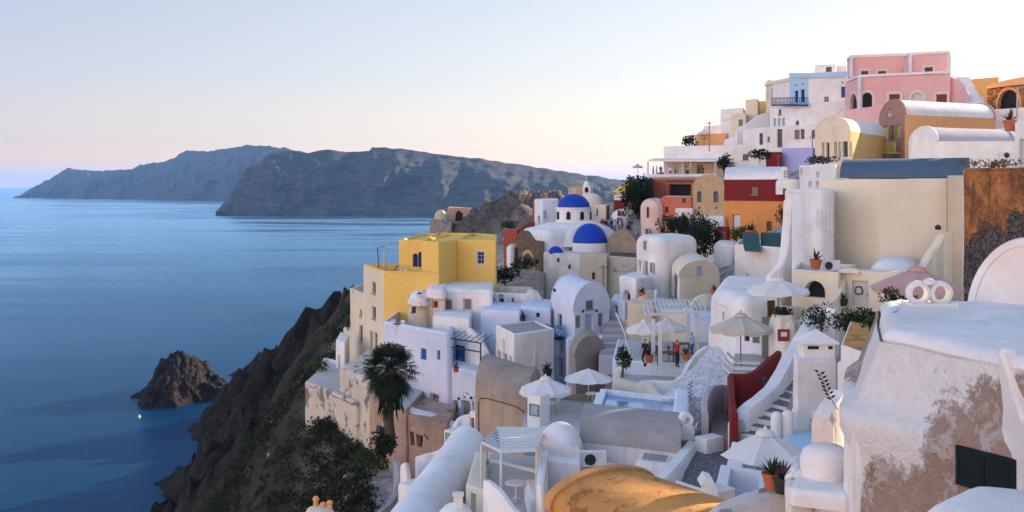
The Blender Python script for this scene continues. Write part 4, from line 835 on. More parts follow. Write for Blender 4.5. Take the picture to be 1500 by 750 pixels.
# ---- chimney cottage
ck=house('chimney_house','narrow white block topped by a small pyramid roofed chimney',L3(1162,41.2,1164,39.2,1226,39.8),Z(523,40),'white_near',r=.12,wob=.04)
x,y=XY(1195,40.4); zt2=Z(524,40)-.05
m=MB(); m.box((x,y,zt2+.3),(1.22,1.0,.64)); cn=m.build('chimney','white_near',ck,wob=.02)
m=MB(); ev=[(x-.74,y-.62,zt2+.6),(x+.74,y-.62,zt2+.6),(x+.74,y+.62,zt2+.6),(x-.74,y+.62,zt2+.6)]; e2=[(a,b,c+.07) for a,b,c in ev]; m.grid([ev,e2],0,True); m.face(ev[::-1])
for j in range(4): m.face([e2[j],e2[(j+1)%4],(x,y,zt2+1.12)])
m.build('pyramid_cap','white_near',cn,wob=.02)
for dx_,w_ in((-.25,.42),(.42,.16)): m=MB(); m.box((x+dx_,y-.5,zt2+.46),(w_,.06,.12)); m.build('smoke_slot','dark',cn)
house('white_wall_block','white wall block right of the pyramid chimney',Rect(1225,37,1256,35,3),Z(535,36),'white_near',r=.15,wob=.04)
g_=house('ochre_roof_room','small room with a sunlit ochre flat roof behind the big white house',[XY(1232,34),XY(1285,31.5),XY(1300,37.5),XY(1246,40)],Z(512,33),'white_near',roof='gold_roof',r=.06)
wallthing('white_pillar','tapering white pillar below the ochre roofed room',[(1205,610,27),(1213,590,27.3),(1228,570,28)],.6,'white_near',n=2)
# rounded posts and niche
for px0,px1,pt,lb in((1127,1143,604,'left of two round topped white posts by the stair foot'),(1143,1161,602,'right of two round topped white posts by the stair foot')):
    house('round_post',lb,Rect(px0,38.8,px1,38.6,.5),Z(pt,38.7),'white',r=.2,k=5,cat='post',group='round topped posts')
house('blue_ledge','pale blue poolside ledge behind the near white parasol',[XY(1150,36.6),XY(1206,35.6),XY(1212,39.6),XY(1158,40.4)],Z(648,37.5),'sky_blue',cat='ledge',group=None,r=.06)
nb=house('white_wall_block','white lower wall with a dark rounded niche by the pool',[XY(1160,40),XY(1205,39),XY(1210,41),XY(1166,42)],Z(600,39.7),'white_near',r=.1,op=[(0,1175,612,1194,642,'D','wood_brown','dark',1)])
# near pool
np_=house('plunge_pool','turquoise plunge pool under the nearest white parasol',[XY(1083,33.6),XY(1196,32),XY(1200,38.4),XY(1098,39)],Z(684,35.5),'white',roof='pool_turquoise',par=(.45,.16),r=.06,cat='pool')
house('white_wall_block','stepped white wall left of the near plunge pool',[XY(1062,34),XY(1086,33.4),XY(1092,37.5),XY(1072,38)],Z(678,35),'white',r=.06)
bs=house('white_basin','square sunken white basin with pale blue inside below the near pool',[XY(1040,29.6),XY(1130,28.2),XY(1128,33),XY(1056,34)],Z(726,30.5),'white_cool',roof='pale_blue',par=(.35,1.0),r=.05,cat='basin')
pt_=house('pointed_post','white post with a pointed house shaped top beside the basin',Rect(1026,29.6,1052,29,.7),Z(716,29.3),'white',r=.03,cat='post',group=None)
m=MB(); A=Vector((*XY(1026,29.6),Z(716,29.3))); B_=Vector((*XY(1052,29),Z(716,29.3))); n_=Vector((.03,.7,0))
for a,b in(((0,0),(.3,.28)),((.3,.28),(.72,.28)),((.72,.28),(1,0))):
    p0=A.lerp(B_,a[0])+Vector((0,0,a[1])); p1=A.lerp(B_,b[0])+Vector((0,0,b[1])); m.face([p0,p1,p1+n_,p0+n_])
for o in(Vector((0,0,0)),n_): m.face([A+o,B_+o,A.lerp(B_,.72)+o+Vector((0,0,.28)),A.lerp(B_,.3)+o+Vector((0,0,.28))])
m.build('pointed_cap','white',pt_)
# ================================================================== church group
chh=thing('church','white church with a large bright blue dome on a drum and blue half domes','church',P(840,415,138)); zc0=85.5
vol(chh,'nave',[XY(763,140),XY(800,133),XY(858,137),XY(868,150),XY(790,154)],zc0,Z(334,138),'white',r=1.2,k=5,wob=.05)
m=MB(); c=P(838,342,141); m.lathe((c.x,c.y,Z(345,141)),[(6.6,-1.2),(6.2,.3),(5.0,1.2),(3.4,1.8),(0,2)],28,0,1); m.build('vaulted_shoulder','white',chh,wob=.05)
dc=Vector((*XY(840.5,141),Z(330,141))); R0=25*141/1500
m=MB(); m.lathe(dc,[(R0*1.02,-1),(R0*1.02,Z(306,141)-dc.z),(R0*1.08,Z(305.5,141)-dc.z),(R0*1.08,Z(303.5,141)-dc.z),(R0*.9,Z(303.5,141)-dc.z)],28); dr=m.build('drum','white',chh,wob=.02)
for a in range(8):
    an=-PI/2+.42+a*PI/4; n_=Vector((math.cos(an),math.sin(an),0)); fit(dr,dc+n_*(R0*1.02+.0)+Vector((n_.y*.28,-n_.x*.28,Z(321,141)-dc.z)),Vector((-n_.y,n_.x,0)),n_,.56,1.1,'W','dark','dark',1,-.06,0)
m=MB(); zb_=Z(304,141); h=Z(284,141)-zb_; m.lathe((dc.x,dc.y,zb_),[(R0*.95*math.cos(a*PI/24),h*math.sin(a*PI/24)) for a in range(13)],32); do_=m.build('dome','dome_blue',chh)
m=MB(); ct=Vector((dc.x,dc.y,Z(284.5,141))); m.box(ct+Vector((0,0,.45)),(.12,.12,1.0)); m.box(ct+Vector((0,0,.55)),(.6,.12,.12)); m.build('cross','white',do_)
def half_dome(parent,px,pyb,Y,rw,h,mat,base_py,face):
    cc=Vector((*XY(px,Y),Z(pyb,Y))); m=MB(); m.lathe(cc,[(rw*math.cos(a*PI/20),h*math.sin(a*PI/20)) for a in range(11)],24); d_=m.build('half_dome',mat,parent)
    m=MB(); m.lathe(cc,[(rw*1.03,Z(base_py,Y)-cc.z),(rw*1.03,.05),(rw*.9,.05)],24); m.build('apse','white',parent,wob=.03); return d_
half_dome(chh,864,356,134,25*134/1500,Z(327,134)-Z(356,134),'dome_blue',376,0)
half_dome(chh,814,372.5,131,11.5*131/1500,Z(360.5,131)-Z(372.5,131),'dome_blue',392,0)
m=MB(); rows=[]                                      # the white arch behind the right half dome
for rr,o in((1.0,0),(1.18,0),(1.18,2.5),(1.0,2.5)):
    rows.append([(XY(864,135)[0]-2.35*rr*math.cos(PI*j/16),134.6+o,Z(360,135)+(2.75*rr)*math.sin(PI*j/16)) for j in range(17)])
m.grid(rows); m.build('arch','white',chh,wob=.03)
vol(chh,'front_wall',[XY(796,131),XY(850,127.5),XY(856,134),XY(803,137)],zc0,Z(371.5,129),'white_worn',r=.1,op=[(0,815.5,378,819.5,384.5,'W',DK,'wood_brown'),(0,832,387.5,836,394,'W',DK,'wood_brown')])
cbk=house('beige_house','plain beige block with one small window against the front of the church',[XY(849.5,127.6),XY(889,125.5),XY(893,131),XY(856,133.5)],Z(374,126.5),'beige',r=.1,op=[(0,867,399,871.5,409.5,'W',DK,'wood_brown')])
house('beige_house','worn tan block with a dark flat roof right of the beige church block',[XY(889.5,126.5),XY(933,123),XY(936,131),XY(894,133)],Z(376,124.5),'beige_worn',roof='stone_dark',r=.08)
gt=house('tan_vault','sloping tan barrel vault end right of the blue half dome',[XY(888,133),XY(934,131),XY(936,138),XY(890,139)],Z(368,132),'brown_wall',r=.1,vault=(0,2.6,'brown_wall',0),wob=.08)
sp=house('stone_porch','dark stone church porch wall with a sunlit arched doorway',[XY(757,146),XY(760.5,139),XY(796,133),XY(793,144)],Z(352,136),'stone_brown',r=.08,wob=.08,op=[(1,766,371,781,395,'D','wood_brown','stone_tan',1,.5)])
m=MB(); ribbon(m,[P(756,350,141),P(762,341,140),P(770,337,138.5),P(778,343,137),P(786,352,135.5)],.7,Z(356,138),3); m.build('curved_gable','stone_brown',sp,wob=.04)
wallthing('garden_wall','dry grey stone wall running along the rocks below the church',[(735,398,133),(752,393,131),(775,394,130),(798,399,129)],.7,'stone_grey',wob=.1)
house('red_house','small brick red cube house left of the church',[XY(738,152),XY(757.5,150),XY(760,158),XY(742,159)],Z(336,151),'brick_red',roof='paving',r=.08)
wallthing('red_wall','stepped brick red wall climbing behind the church porch',[(757,340,153),(764,332,155),(772,326,157),(782,324,158)],.6,'brick_red')
house('red_house','tall narrow brick red house front between white houses by the dome',[XY(780,164),XY(791.5,163),XY(793,169),XY(782,170)],Z(295,163.5),'brick_red',r=.08)
wl=house('white_house','white house with a pale blue arched door just left of the blue dome',[XY(783,160),XY(794.5,157),XY(818,158),XY(818,166),XY(790,167)],Z(292,158),'white_cool',r=.1,par=(.25,.3),op=[(0,787.5,316,791,326,'W',DK,'wood_white'),(1,795.5,307,801,321,'D','wood_pale_blue','wood_white',1)])
house('white_house','little white house with rounded top below the red wall',[XY(742,144),XY(752,142),XY(758,147),XY(746,149)],Z(360,143),'white',r=.5)
bt=house('bell_tower','slim white bell tower rising behind the blue dome',Rect(853.5,176,865,175.5,1.4),Z(272,176),'white',r=.1,op=[(0,856.5,274,862,282,'O',DK,'white',1)],cat='tower')
m=MB(); c=Vector((*XY(859.3,176.4),Z(272,176))); m.lathe(c,[(.62,-.1),(.55,.35),(.3,.75),(0,.95)],12); ca=m.build('cap','white',bt)
m=MB(); m.box(c+Vector((0,0,1.3)),(.08,.08,.8)); m.box(c+Vector((0,0,1.4)),(.4,.08,.08)); m.build('cross','white',ca)
house('stone_house','brown stone box house behind the blue dome',[XY(832,182),XY(854,180),XY(856,188),XY(834,189)],Z(274,181),'stone_tan',r=.06)
bd=thing('domed_chapel','small beige chapel with a rounded dome right of the blue dome','chapel',P(868,320,168)); m=MB(); c=P(868,298,168)
m.lathe(c,[(1.9,-4.5),(1.9,-.2),(1.75,.5),(1.35,1.15),(.7,1.55),(0,1.7)],20); m.build('dome','pale_cream',bd,wob=.04)
house('beige_house','pair of cream house fronts below the beige dome',[XY(868,164),XY(888,160),XY(893,168),XY(873,171)],Z(300,162),'cream',r=.2,op=[(0,873,306,876,315,'W',DK,'wood_brown')])
# ---- castle ruins on the rocky hill
cr=house('castle_ruin','broken tan stone castle wall with an arch on the rocky hill',[XY(655,292),XY(688,288),XY(690,294),XY(658,298)],Z(304,290),'pinkish_stone',r=.1,wob=.4,cat='ruin',group='castle ruins',op=[(0,667,309,678,323,'O','dark','stone_pink',1)])
cr2=house('castle_ruin','ruined pale chapel with a rounded roof at the left foot of the rocky hill',[XY(630,286),XY(649,284),XY(652,291),XY(634,293)],Z(321,285),'stone_grey',r=.3,wob=.2,cat='ruin',group='castle ruins',op=[(0,634,322,637,328,'O','dark','stone_grey')])
m=MB(); c=P(646,318,287); m.lathe(c,[(1.9,-6),(1.9,.2),(1.6,1.2),(.9,1.9),(0,2.1)],14); m.build('dome','beige_worn',cr2,wob=.15)
vol(cr2,'broken_gable',[XY(645,281),XY(662,279),XY(664,285),XY(648,287)],84,Z(325,280),'stone_grey',r=.3,wob=.35)
m=MB(); ribbon(m,[P(763,290,290),P(772,284,290),P(782,287,289),P(795,283,289),P(806,282,288),P(812,278,288),P(822,280,287),P(827,288,287)],1.6,92,2); solo(m,'castle_wall','stone_tan','broken tan battlement on top of the rocky hill full of visitors','wall','castle ruins',wob=.5)
m=MB(); ribbon(m,[P(690,312,286),P(703,303,286),P(715,305,286),P(728,298,287),P(742,297,287)],1.2,90,2); solo(m,'castle_wall','stone_grey','low broken grey wall stepping along the rocky hill','wall','castle ruins',wob=.4)
# ---- shop, ivy, lane
house('shop','dark red shop front with a long white sign board',[XY(899,160),XY(934,157),XY(938,166),XY(903,168)],Z(285,158.5),'dark_red',roof='paving',r=.08,cat='shop')
sg=thing('shop_sign','long white sign board with small dark lettering on the dark red shop','sign',P(908,294,158.9)); A=P(900,293.5,159.2); B_=P(917.5,293.5,157.9)
m=MB(); cc=A.lerp(B_,.5); ang=math.atan2((B_-A).y,(B_-A).x); cc+=Vector((math.sin(ang),-math.cos(ang),0))*.12; m.box(cc+Vector((0,0,.45)),((B_-A).length,.08,.85),ang); m.build('board','wood_white',sg)
m=MB(); e=(B_-A).normalized(); nn=Vector((e.y,-e.x,0))
for j in range(11):
    if j==5: continue
    b0=cc+nn*.05+Vector((0,0,.45))+e*(-.75+.15*j); m.box(b0,(.03,.02,.2+.05*(j%3)),ang); 
    if j%2: m.box(b0+e*.04+Vector((0,0,.06)),(.07,.02,.03),ang)
m.build('lettering','dark_red',sg,weld=False)
m=MB(); a,b_,c_,d_=P(902,281,178),P(938,281,176),P(938,261,178),P(925,263,179); q=[Vector((0,5,0))]
m.face([a,b_,c_,d_]); m.face([v+q[0] for v in(a,b_,c_,d_)]); m.grid([[a,b_,c_,d_],[v+q[0] for v in(a,b_,c_,d_)]],0,True); m.grid([[a,b_],[a-Vector((0,0,6)),b_-Vector((0,0,6))]]); solo(m,'yellow_roof','yellow','bright yellow sloping gable wall above the red shop','roof',wob=.03)
house('white_house','small curvy white house with two dark windows below the red shop',[XY(896,150),XY(912,146),XY(935,149),XY(938,156),XY(900,158)],Z(308,148),'white',r=1.0,k=5,op=[(0,905,308,909,315,'W',DK,'wood_brown'),(0,911,309,914,315,'W',DK,'wood_brown'),(0,904,319,909,329,'D',DK,'wood_brown')])
m=MB(); ribbon(m,[P(910,312,147.5),P(917,300,147),P(926,291,147.5),P(936,288,149)],.5,92); solo(m,'curved_wall','white','white curving stair wall under the ivy','wall',wob=.04)
wv_=house('ivy_wall','tall retaining wall behind the dark ivy',[XY(921,163),XY(952,150),XY(960,158),XY(930,172)],Z(262,158),'stone_dark',cat='wall',group=None,r=.2)
# ---- restaurant
re_=house('restaurant','white flat roofed restaurant with a long shaded terrace on the skyline',[XY(972,168),XY(1122,158),XY(1126,172),XY(980,182)],Z(213,164),'white',roof='paving',r=.25,par=(.3,.4),cat='restaurant',group=None,op=[(0,1088,226,1096.5,234,'W',DK,'wood_brown')])
vol(re_,'terrace_floor',[XY(948,163),XY(1050,155),XY(1056,164),XY(958,172)],96,Z(259,160),'white',roof='paving',r=.1)
m=MB(); a=[P(950,236.5,162),P(1062,237,154.5),P(1066,234,163),P(960,234,171)]; t2=[v+Vector((0,0,.25)) for v in a]; m.face(t2); m.face(a[::-1]); m.grid([a,t2],0,True); m.build('awning_roof','white',re_)
for px,Y in((949,162.2),(975,160.5),(1000,158.7),(1012,158),(1048,155.4)):
    m=MB(); x,y=XY(px,Y+.4); m.tube([(x,y,Z(259,160)),(x,y,Z(236,159))],.12,6); m.build('post','wood_white',re_)
vol(re_,'back_room',[XY(1003,164),XY(1060,160),XY(1064,168),XY(1010,172)],98,Z(238,161),'pale_cream',r=.1,op=[(0,1021,241,1030,253,'W',DK,'wood_brown'),(0,1004,243,1007,258,'W',DK,'wood_brown')])
vol(re_,'balustrade',[XY(948,161.5),XY(1050,153.8),XY(1050,154.4),XY(948,162.1)],Z(259,158),Z(255,158),'white',r=.05)
lower=house('coral_house','coral red lower storey with a dark pergola under the restaurant terrace',[XY(956,155),XY(1034,148),XY(1042,157),XY(962,164)],Z(261.5,152),'coral',r=.1,op=[(0,979,270,1012,287,'O','dark','wood_brown'),(0,960,266,975,284,'S','coral','coral',1)])
m=MB()
for j in range(8): a=P(977+8*j,263.5,151.5-.6*j); m.tube([a,a+Vector((.3,-3,-.2))],.07,4)
m.tube([P(976,266,148.6),P(1034,266,144.3)],.09,5); m.build('pergola','wood_brown',lower,weld=False)
# ---- pink, stone gable, red and orange row
pk=house('pink_house','pale pink rounded house with slit window and small blue door',[XY(938,127),XY(952,122.5),XY(970,123.5),XY(976,133),XY(946,135)],Z(291,124),'pale_pink',r=1.3,k=6,wob=.06,op=[(1,953,303,957,319,'W',DK,'pale_pink'),(0,945,334,950.5,346,'D','wood_blue','pale_pink')])
co_=house('coral_house','terracotta red house with small square windows beside the pale pink house',[XY(968.5,124),XY(1015,120),XY(1020,130),XY(974,133)],Z(288,122),'coral',roof='pale_pink',r=.3,op=[(0,974,303,979,310,'W',DK,'wood_brown'),(0,1000,290.5,1004.5,297,'W',DK,'wood_brown')])
vol(co_,'worn_front',[XY(989,121.3),XY(1016,119),XY(1018,122),XY(992,124)],90,Z(305,120),'white_worn',r=.2,op=[(0,992,315,1010,337,'O','dark','stone_grey',1)])
sgq=[XY(1015,120.5),XY(1061.5,117),XY(1066,127),XY(1020,130)]
sg_=house('stone_gable_house','tan stone house with rounded gable and two arched blue windows',sgq,Z(276,118.5),'stone_tan',r=.08,vault=(0,1.55,'pale_cream',.05),op=[(0,1021,280,1027.5,296.5,'W','glass_grey','wood_blue',1),(0,1045,280,1052.5,296.5,'W','glass_grey','wood_blue',1),(0,1023,303,1026,306,'W',DK,'wood_brown'),(0,1048,303,1051,306,'W',DK,'wood_brown')])
vol(sg_,'white_base',[XY(1014,119.3),XY(1062,115.8),XY(1064,118),XY(1016,121)],90,Z(316,117.5),'white_worn',r=.3)
ro=house('red_orange_house','house with dark red upper wall over an orange lower wall and white vaulted roof',[XY(1061,117),XY(1149,112),XY(1156,124),XY(1068,129)],Z(294,114.5),'orange',r=.05,op=[(0,1073,313.5,1085,334.5,'D','wood_white','wood_grey'),(0,1123,324,1131,337,'W',DK,'wood_red')])
vol(ro,'red_storey',[XY(1061,116.9),XY(1149.3,111.9),XY(1156,124),XY(1068,129)],Z(294,114.5),Z(262,114.5),'dark_red',r=.05,op=[(0,1099,273.5,1110,285.5,'W','glass_grey','wood_grey')])
qq=[Vector((*q_,0)) for q_ in [XY(1061,116.9),XY(1152,111.6),XY(1156,124),XY(1068,129)]]; barrel(ro,[qq[3],qq[0],qq[1],qq[2]],Z(263,114.5),1.5,'white','white',.0,.05)
vol(ro,'roof_annex',[XY(1136,109.5),XY(1172,108),XY(1176,116),XY(1142,118)],Z(285,109),Z(262,109),'white',r=.5,op=[(0,1147,276,1152,286,'W',DK,'wood_brown')])
x,y=XY(1150,110); chm=thing('chimney','round white chimney with slotted sides on the white vaulted roof','chimney',(x,y,Z(262,110)),'whitewashed chimneys'); m=MB(); m.lathe((x,y,Z(262,110)),[(.42,0),(.42,1.0),(.3,1.25),(0,1.35)],12); m.build('flue','white',chm)
m=MB()
for j in range(3):
    for k_ in(-.16,.16): m.box((x+k_,y-.4,Z(262,110)+.25+.28*j),(.16,.1,.14))
m.build('slots','stone_pink',chm,weld=False)
dr_=house('red_wall','dark red wall with a pale door below the orange house',[XY(1047,106),XY(1066,104.5),XY(1069,109),XY(1051,110)],Z(334,105),'dark_red',cat='wall',group=None,r=.06,op=[(0,1053.5,339.5,1062,356,'D','wood_light','wood_grey')])
house('rock_wall','white splashed rock wall under the plants',[XY(1046,101),XY(1077,98),XY(1080,104),XY(1050,106)],Z(356,99.5),'white_worn',cat='wall',group=None,r=.4,wob=.2)
wb2=house('white_house','wide low white block with dark green covers on its roof terrace',[XY(1076,92),XY(1149,87),XY(1154,97),XY(1082,101)],Z(360,89.5),'white',roof='paving',par=(.25,.5),r=.15)
cv=thing('pool_cover','pair of dark green canvas covers on the white roof terrace','cover',P(1115,356,90)); zt3=Z(360,89.5)
for px,w_ in((1103,24),(1133,30)):
    m=MB(); a=P(px-w_/2,360,89); b_=P(px+w_/2,360,88); a.z=b_.z=zt3-.45; up=Vector((0,0,1.2)); bk=Vector((.6,3.4,.3)); m.face([a,b_,b_+bk+up,a+bk+up]); m.face([a+bk,b_+bk,b_+bk+up,a+bk+up]); m.face([a,a+bk,a+bk+up]); m.face([b_,b_+bk,b_+bk+up]); m.build('canvas','canvas_green',cv)
house('white_house','white room with dark openings at the right of the orange wall',[XY(1122,104),XY(1150,101),XY(1154,107),XY(1128,110)],Z(341,102.5),'white',r=.5,op=[(0,1129,345,1137,356,'O','dark','wood_brown')])
# ================================================================== upper rows
bw2=house('periwinkle_wall','periwinkle blue painted wall beside a dark red door panel',[XY(1145,148),XY(1191,144),XY(1194,149),XY(1149,153)],Z(216.5,146),'lavender',roof='white',cat='wall',group=None,r=.08)
house('red_wall','dark red wall panel beside the periwinkle wall',[XY(1122,148),XY(1144.5,146.5),XY(1146,150),XY(1124,152)],Z(222.5,147),'dark_red',cat='wall',group=None,r=.05)
ub=house('white_house','white house with a tall dark doorway below the blue balcony',[XY(1088,162),XY(1153,152),XY(1200,149),XY(1204,162),XY(1096,172)],Z(186,156),'white',r=.2,op=[(0,1112,195,1117.5,212,'D',DK,'wood_brown'),(0,1124,200,1127.5,207,'W',DK,'wood_grey'),(0,1138,189,1146,216,'D',DK,'wood_grey'),(1,1164,190,1171.5,204,'W','glass_grey','wood_grey'),(1,1173,189,1178.5,204,'W',DK,'wood_grey'),(1,1189,190,1194.5,202,'W',DK,'wood_grey')])
vol(ub,'parapet',[XY(1154,150.5),XY(1197,147.6),XY(1199,148.6),XY(1155,151.5)],100,Z(204,149),'white',r=.08)
u2=house('blue_balcony_house','pale blue and white house with blue shuttered doors and a long blue balcony',[XY(1128,165),XY(1184,155),XY(1241,151),XY(1246,166),XY(1138,176)],Z(153,158),'white',r=.1,op=[(0,1140,160,1144.5,168.5,'W',DK,'wood_grey'),(0,1133,174,1137,186,'S','wood_pale_blue','wood_grey'),(0,1139,173.5,1143.5,186,'S','wood_pale_blue','wood_grey'),(0,1145.5,173,1150,185,'S','wood_pale_blue','wood_grey'),(0,1165,176,1170.5,188,'W','stone_brown','wood_grey',1)])
vol(u2,'blue_storey',[XY(1157,162),XY(1184,157),XY(1241,153),XY(1246,167),XY(1160,173)],Z(153,158),Z(106.5,156),'white',r=.08,par=(.3,.3),emat={0:'sky_blue'},op=[(0,1164,133,1169,150,'S','wood_navy','wood_blue'),(0,1173,131,1178.5,150,'S','wood_navy','wood_blue'),(1,1207,141,1214.5,154,'W',DK,'wood_white'),(1,1232,127,1238,143,'S','wood_blue','wood_blue')])
m=MB(); 
a,b_,c_=P(1156.6,107,162),P(1184,107,156.8),P(1241.2,105,152.8)
for p0,p1 in((a,b_),(b_,c_)):
    e=(p1-p0).normalized(); n_=Vector((e.y,-e.x,0))*.06; z2=Vector((0,0,-.75)); m.face([p0+n_,p1+n_,p1+n_+z2,p0+n_+z2]); m.face([p0+n_,p1+n_,p1-n_,p0-n_])
m.build('blue_cornice','sky_blue',u2)
bq=[P(1130,153,164.2),P(1158,152.5,157.5),P(1184,153,154.3)]
m=MB(); m.grid([[v for v in bq],[v+Vector((.6,2,0)) for v in bq]]); m.grid([[v-Vector((0,0,.25)) for v in bq],[v for v in bq]]); bo2=m.build('balcony','wood_navy',u2)
rail(bo2,'railing',bq[0],bq[1],1.05,'wood_navy',14,True,.03); rail(bo2,'railing',bq[1],bq[2],1.05,'wood_navy',10,True,.03)
vol(u2,'gabled_wing',[XY(1121.5,172),XY(1133,168),XY(1160,162),XY(1166,172),XY(1130,182)],100,Z(121,168),'pale_cream',r=.15,emat={1:'white'},op=[(0,1123.5,133,1126,147,'S','wood_pale_blue','wood_white'),(0,1128.5,130,1131.5,146,'S','wood_pale_blue','wood_white')])
m=MB(); ribbon(m,[P(1121.5,123,171.5),P(1125,118,170.5),P(1129,116.5,169.5),P(1134,118,168),P(1158,113,162.4)],.4,Z(123,168),3); m.build('gable_top','pale_cream',u2)
for p0,p1,pt,Y,lb in((1194,1224,95.5,160,'x'),(1206,1240,97,164,'y')): vol(u2,'roof_room',Rect(p0,Y,p1,Y-1,3),Z(110,158)-.5,Z(pt,Y),'white',r=.06,op=[(0,1210,98,1218.5,106,'W',DK,'wood_brown')] if lb=='x' else [])
house('cream_house','tall slim cream block on the skyline left of the gabled wing',[XY(1092,174),XY(1110,172),XY(1113,178),XY(1095,180)],Z(145.5,173),'cream',r=.08)
house('cream_house','cream house with one grey window below the slim cream block',[XY(1071,172),XY(1092.5,170),XY(1096,177),XY(1075,179)],Z(166,171),'cream',r=.08,op=[(0,1082,175,1088,184.5,'S','wood_grey','wood_grey')])
house('white_house','plain white house at the left end of the skyline row',[XY(1055.5,180),XY(1089,176),XY(1092,184),XY(1060,188)],Z(159,178),'white',roof='paving',r=.06)
house('cream_house','low ochre block tucked behind the slim cream tower',[XY(1110,182),XY(1124,180),XY(1126,186),XY(1112,188)],Z(148,181),'ochre',r=.1)
wallthing('stair_wall','long white diagonal stair wall below the cream skyline houses',[(1078,192,165),(1095,180,166),(1112,168,167),(1128,164,168)],.6,'white',n=3)
house('orange_terrace','orange walled roof terrace with a small white parasol on the skyline',[XY(1018,184),XY(1064,178),XY(1068,188),XY(1024,194)],Z(196,181),'apricot',roof='paving',par=(.3,.8),r=.1,cat='terrace',group=None)
house('white_house','small grey white house behind the orange roof terrace',[XY(1030,198),XY(1057,194),XY(1060,204),XY(1034,208)],Z(184,196),'white',r=.2)
wallthing('white_slope_wall','white rounded wall in front of the orange roof terrace',[(1062,205,172),(1075,200,171),(1090,206,170),(1100,208,169)],.8,'white')
# pink villa
pv_=house('pink_villa','large pink two storey villa with white trimmed arches on the ridge',[XY(1238,142),XY(1259,135),XY(1392,130),XY(1400,144),XY(1246,154)],Z(112.5,134),'pink',r=.06,par=(.3,.2),
  op=[(0,1244.5,137,1256,160,'O','pale_pink','wood_white',1,.3),(1,1262.5,135,1278,158,'O','pale_pink','wood_white',1,.3),(1,1302,137.5,1318.5,150,'D','wood_brown','wood_white',0,.25),(1,1335,135.5,1352,156,'W','wood_white','wood_white',1,.3),(1,1371,137.5,1387.5,152,'D','wood_red','wood_white',0,.25)])
vol(pv_,'upper_storey',[XY(1241,142),XY(1247,138.5),XY(1335,136),XY(1340,148),XY(1250,152)],Z(113,136),Z(83.5,138),'pink',r=.06,par=(.3,.3),op=[(1,1261,103.5,1272.5,112,'S','wood_brown','wood_white',0,.22),(1,1286,103.5,1298.5,112,'S','wood_brown','wood_white',0,.22)])
vol(pv_,'upper_storey',[XY(1312,140),XY(1333,133.5),XY(1391,131.5),XY(1396,144),XY(1330,147)],Z(113,132),Z(79.5,133),'pink',r=.06,par=(.3,.3),op=[(0,1320.5,98,1325,112,'W',DK,'wood_white',0,.2),(1,1354,98,1367,112,'D','wood_brown','wood_white',0,.22)])
m=MB()
for pts,py,h in(([(1238,142),(1259,134.9),(1392,129.9)],113,.3),([(1241,142),(1247,138.4),(1335,135.9)],84,.3),([(1312,140),(1333,133.4),(1391.5,131.4)],80,.25)):
    for (p0,y0),(p1,y1) in zip(pts,pts[1:]):
        a=Vector((*XY(p0,y0),Z(py,(pts[1][1])))); b_=Vector((*XY(p1,y1),a.z)); e=(b_-a).normalized(); n_=Vector((e.y,-e.x,0))*.1; up=Vector((0,0,h))
        q=[a+n_,b_+n_,b_-n_,a-n_]; q2=[v+up for v in q]; m.grid([q,q2],0,True); m.face(q2); m.face(q[::-1])
m.build('cornice','white_cool',pv_)
m=MB()
for px,Y,p0,p1 in((1247,138.2,84,113),(1333.5,133.2,80,113),(1390.5,131.2,80,113),(1259,134.6,113,165)):
    a=Vector((*XY(px,Y),0)); m.box((a.x,a.y,(Z(p0,Y)+Z(p1,Y))/2),(.35,.3,Z(p0,Y)-Z(p1,Y)))
m.build('corner_trim','white_cool',pv_,weld=False)
wallthing('pink_wall','pink garden wall with white coping before the villa arches',[(1240,161,127),(1262,158,125),(1290,154,124),(1330,147,123.5),(1342,148,123)],.5,'pink',n=2)
sw=thing('villa_stairs','white stairs between sloping pink edged walls at the right of the pink villa','stairs',P(1415,150,132))
m=MB(); ribbon(m,[P(1392,111,131),P(1402,116,130),P(1412,128,128),P(1417,140,126),P(1419,150,125)],.6,106,4); m.build('side_wall','pink',sw)
m=MB(); ribbon(m,[P(1404,111,136),P(1412,114,135),P(1424,128,132),P(1432,138,130),P(1439,142,129)],.6,106,4); m.build('side_wall','white',sw)
for j in range(9):
    f=j/8; m=MB(); a=P(1426-18*f,150-36*f,126+9*f); m.box(a-Vector((0,0,.5)),(1.8,1.3,1.0)); m.build('step','white_cool',sw)
house('ochre_house','low ochre flat roofed block behind the villa stairs',[XY(1414,150),XY(1463,146),XY(1466,156),XY(1418,160)],Z(115,148),'ochre',r=.06)
oa=house('arched_ruin','orange stone house with a wide open arch glowing in the sun at the far right',[XY(1446,134),XY(1520,126),XY(1526,136),XY(1452,144)],Z(122,129),'stone_orange',r=.06,op=[(0,1462,131,1493,162,'O','apricot','apricot',1,.35)],cat='house')
m=MB(); ribbon(m,[P(1447,126,133.8),P(1460,121,132.4),P(1480,116,130),P(1502,112,128),P(1520,110,126)],.7,Z(126,130),3); m.build('stepped_top','apricot',oa)
house('white_house','white terrace block below the orange arched house',[XY(1420,122),XY(1502,116),XY(1508,126),XY(1426,132)],Z(160,119),'white',r=.2)
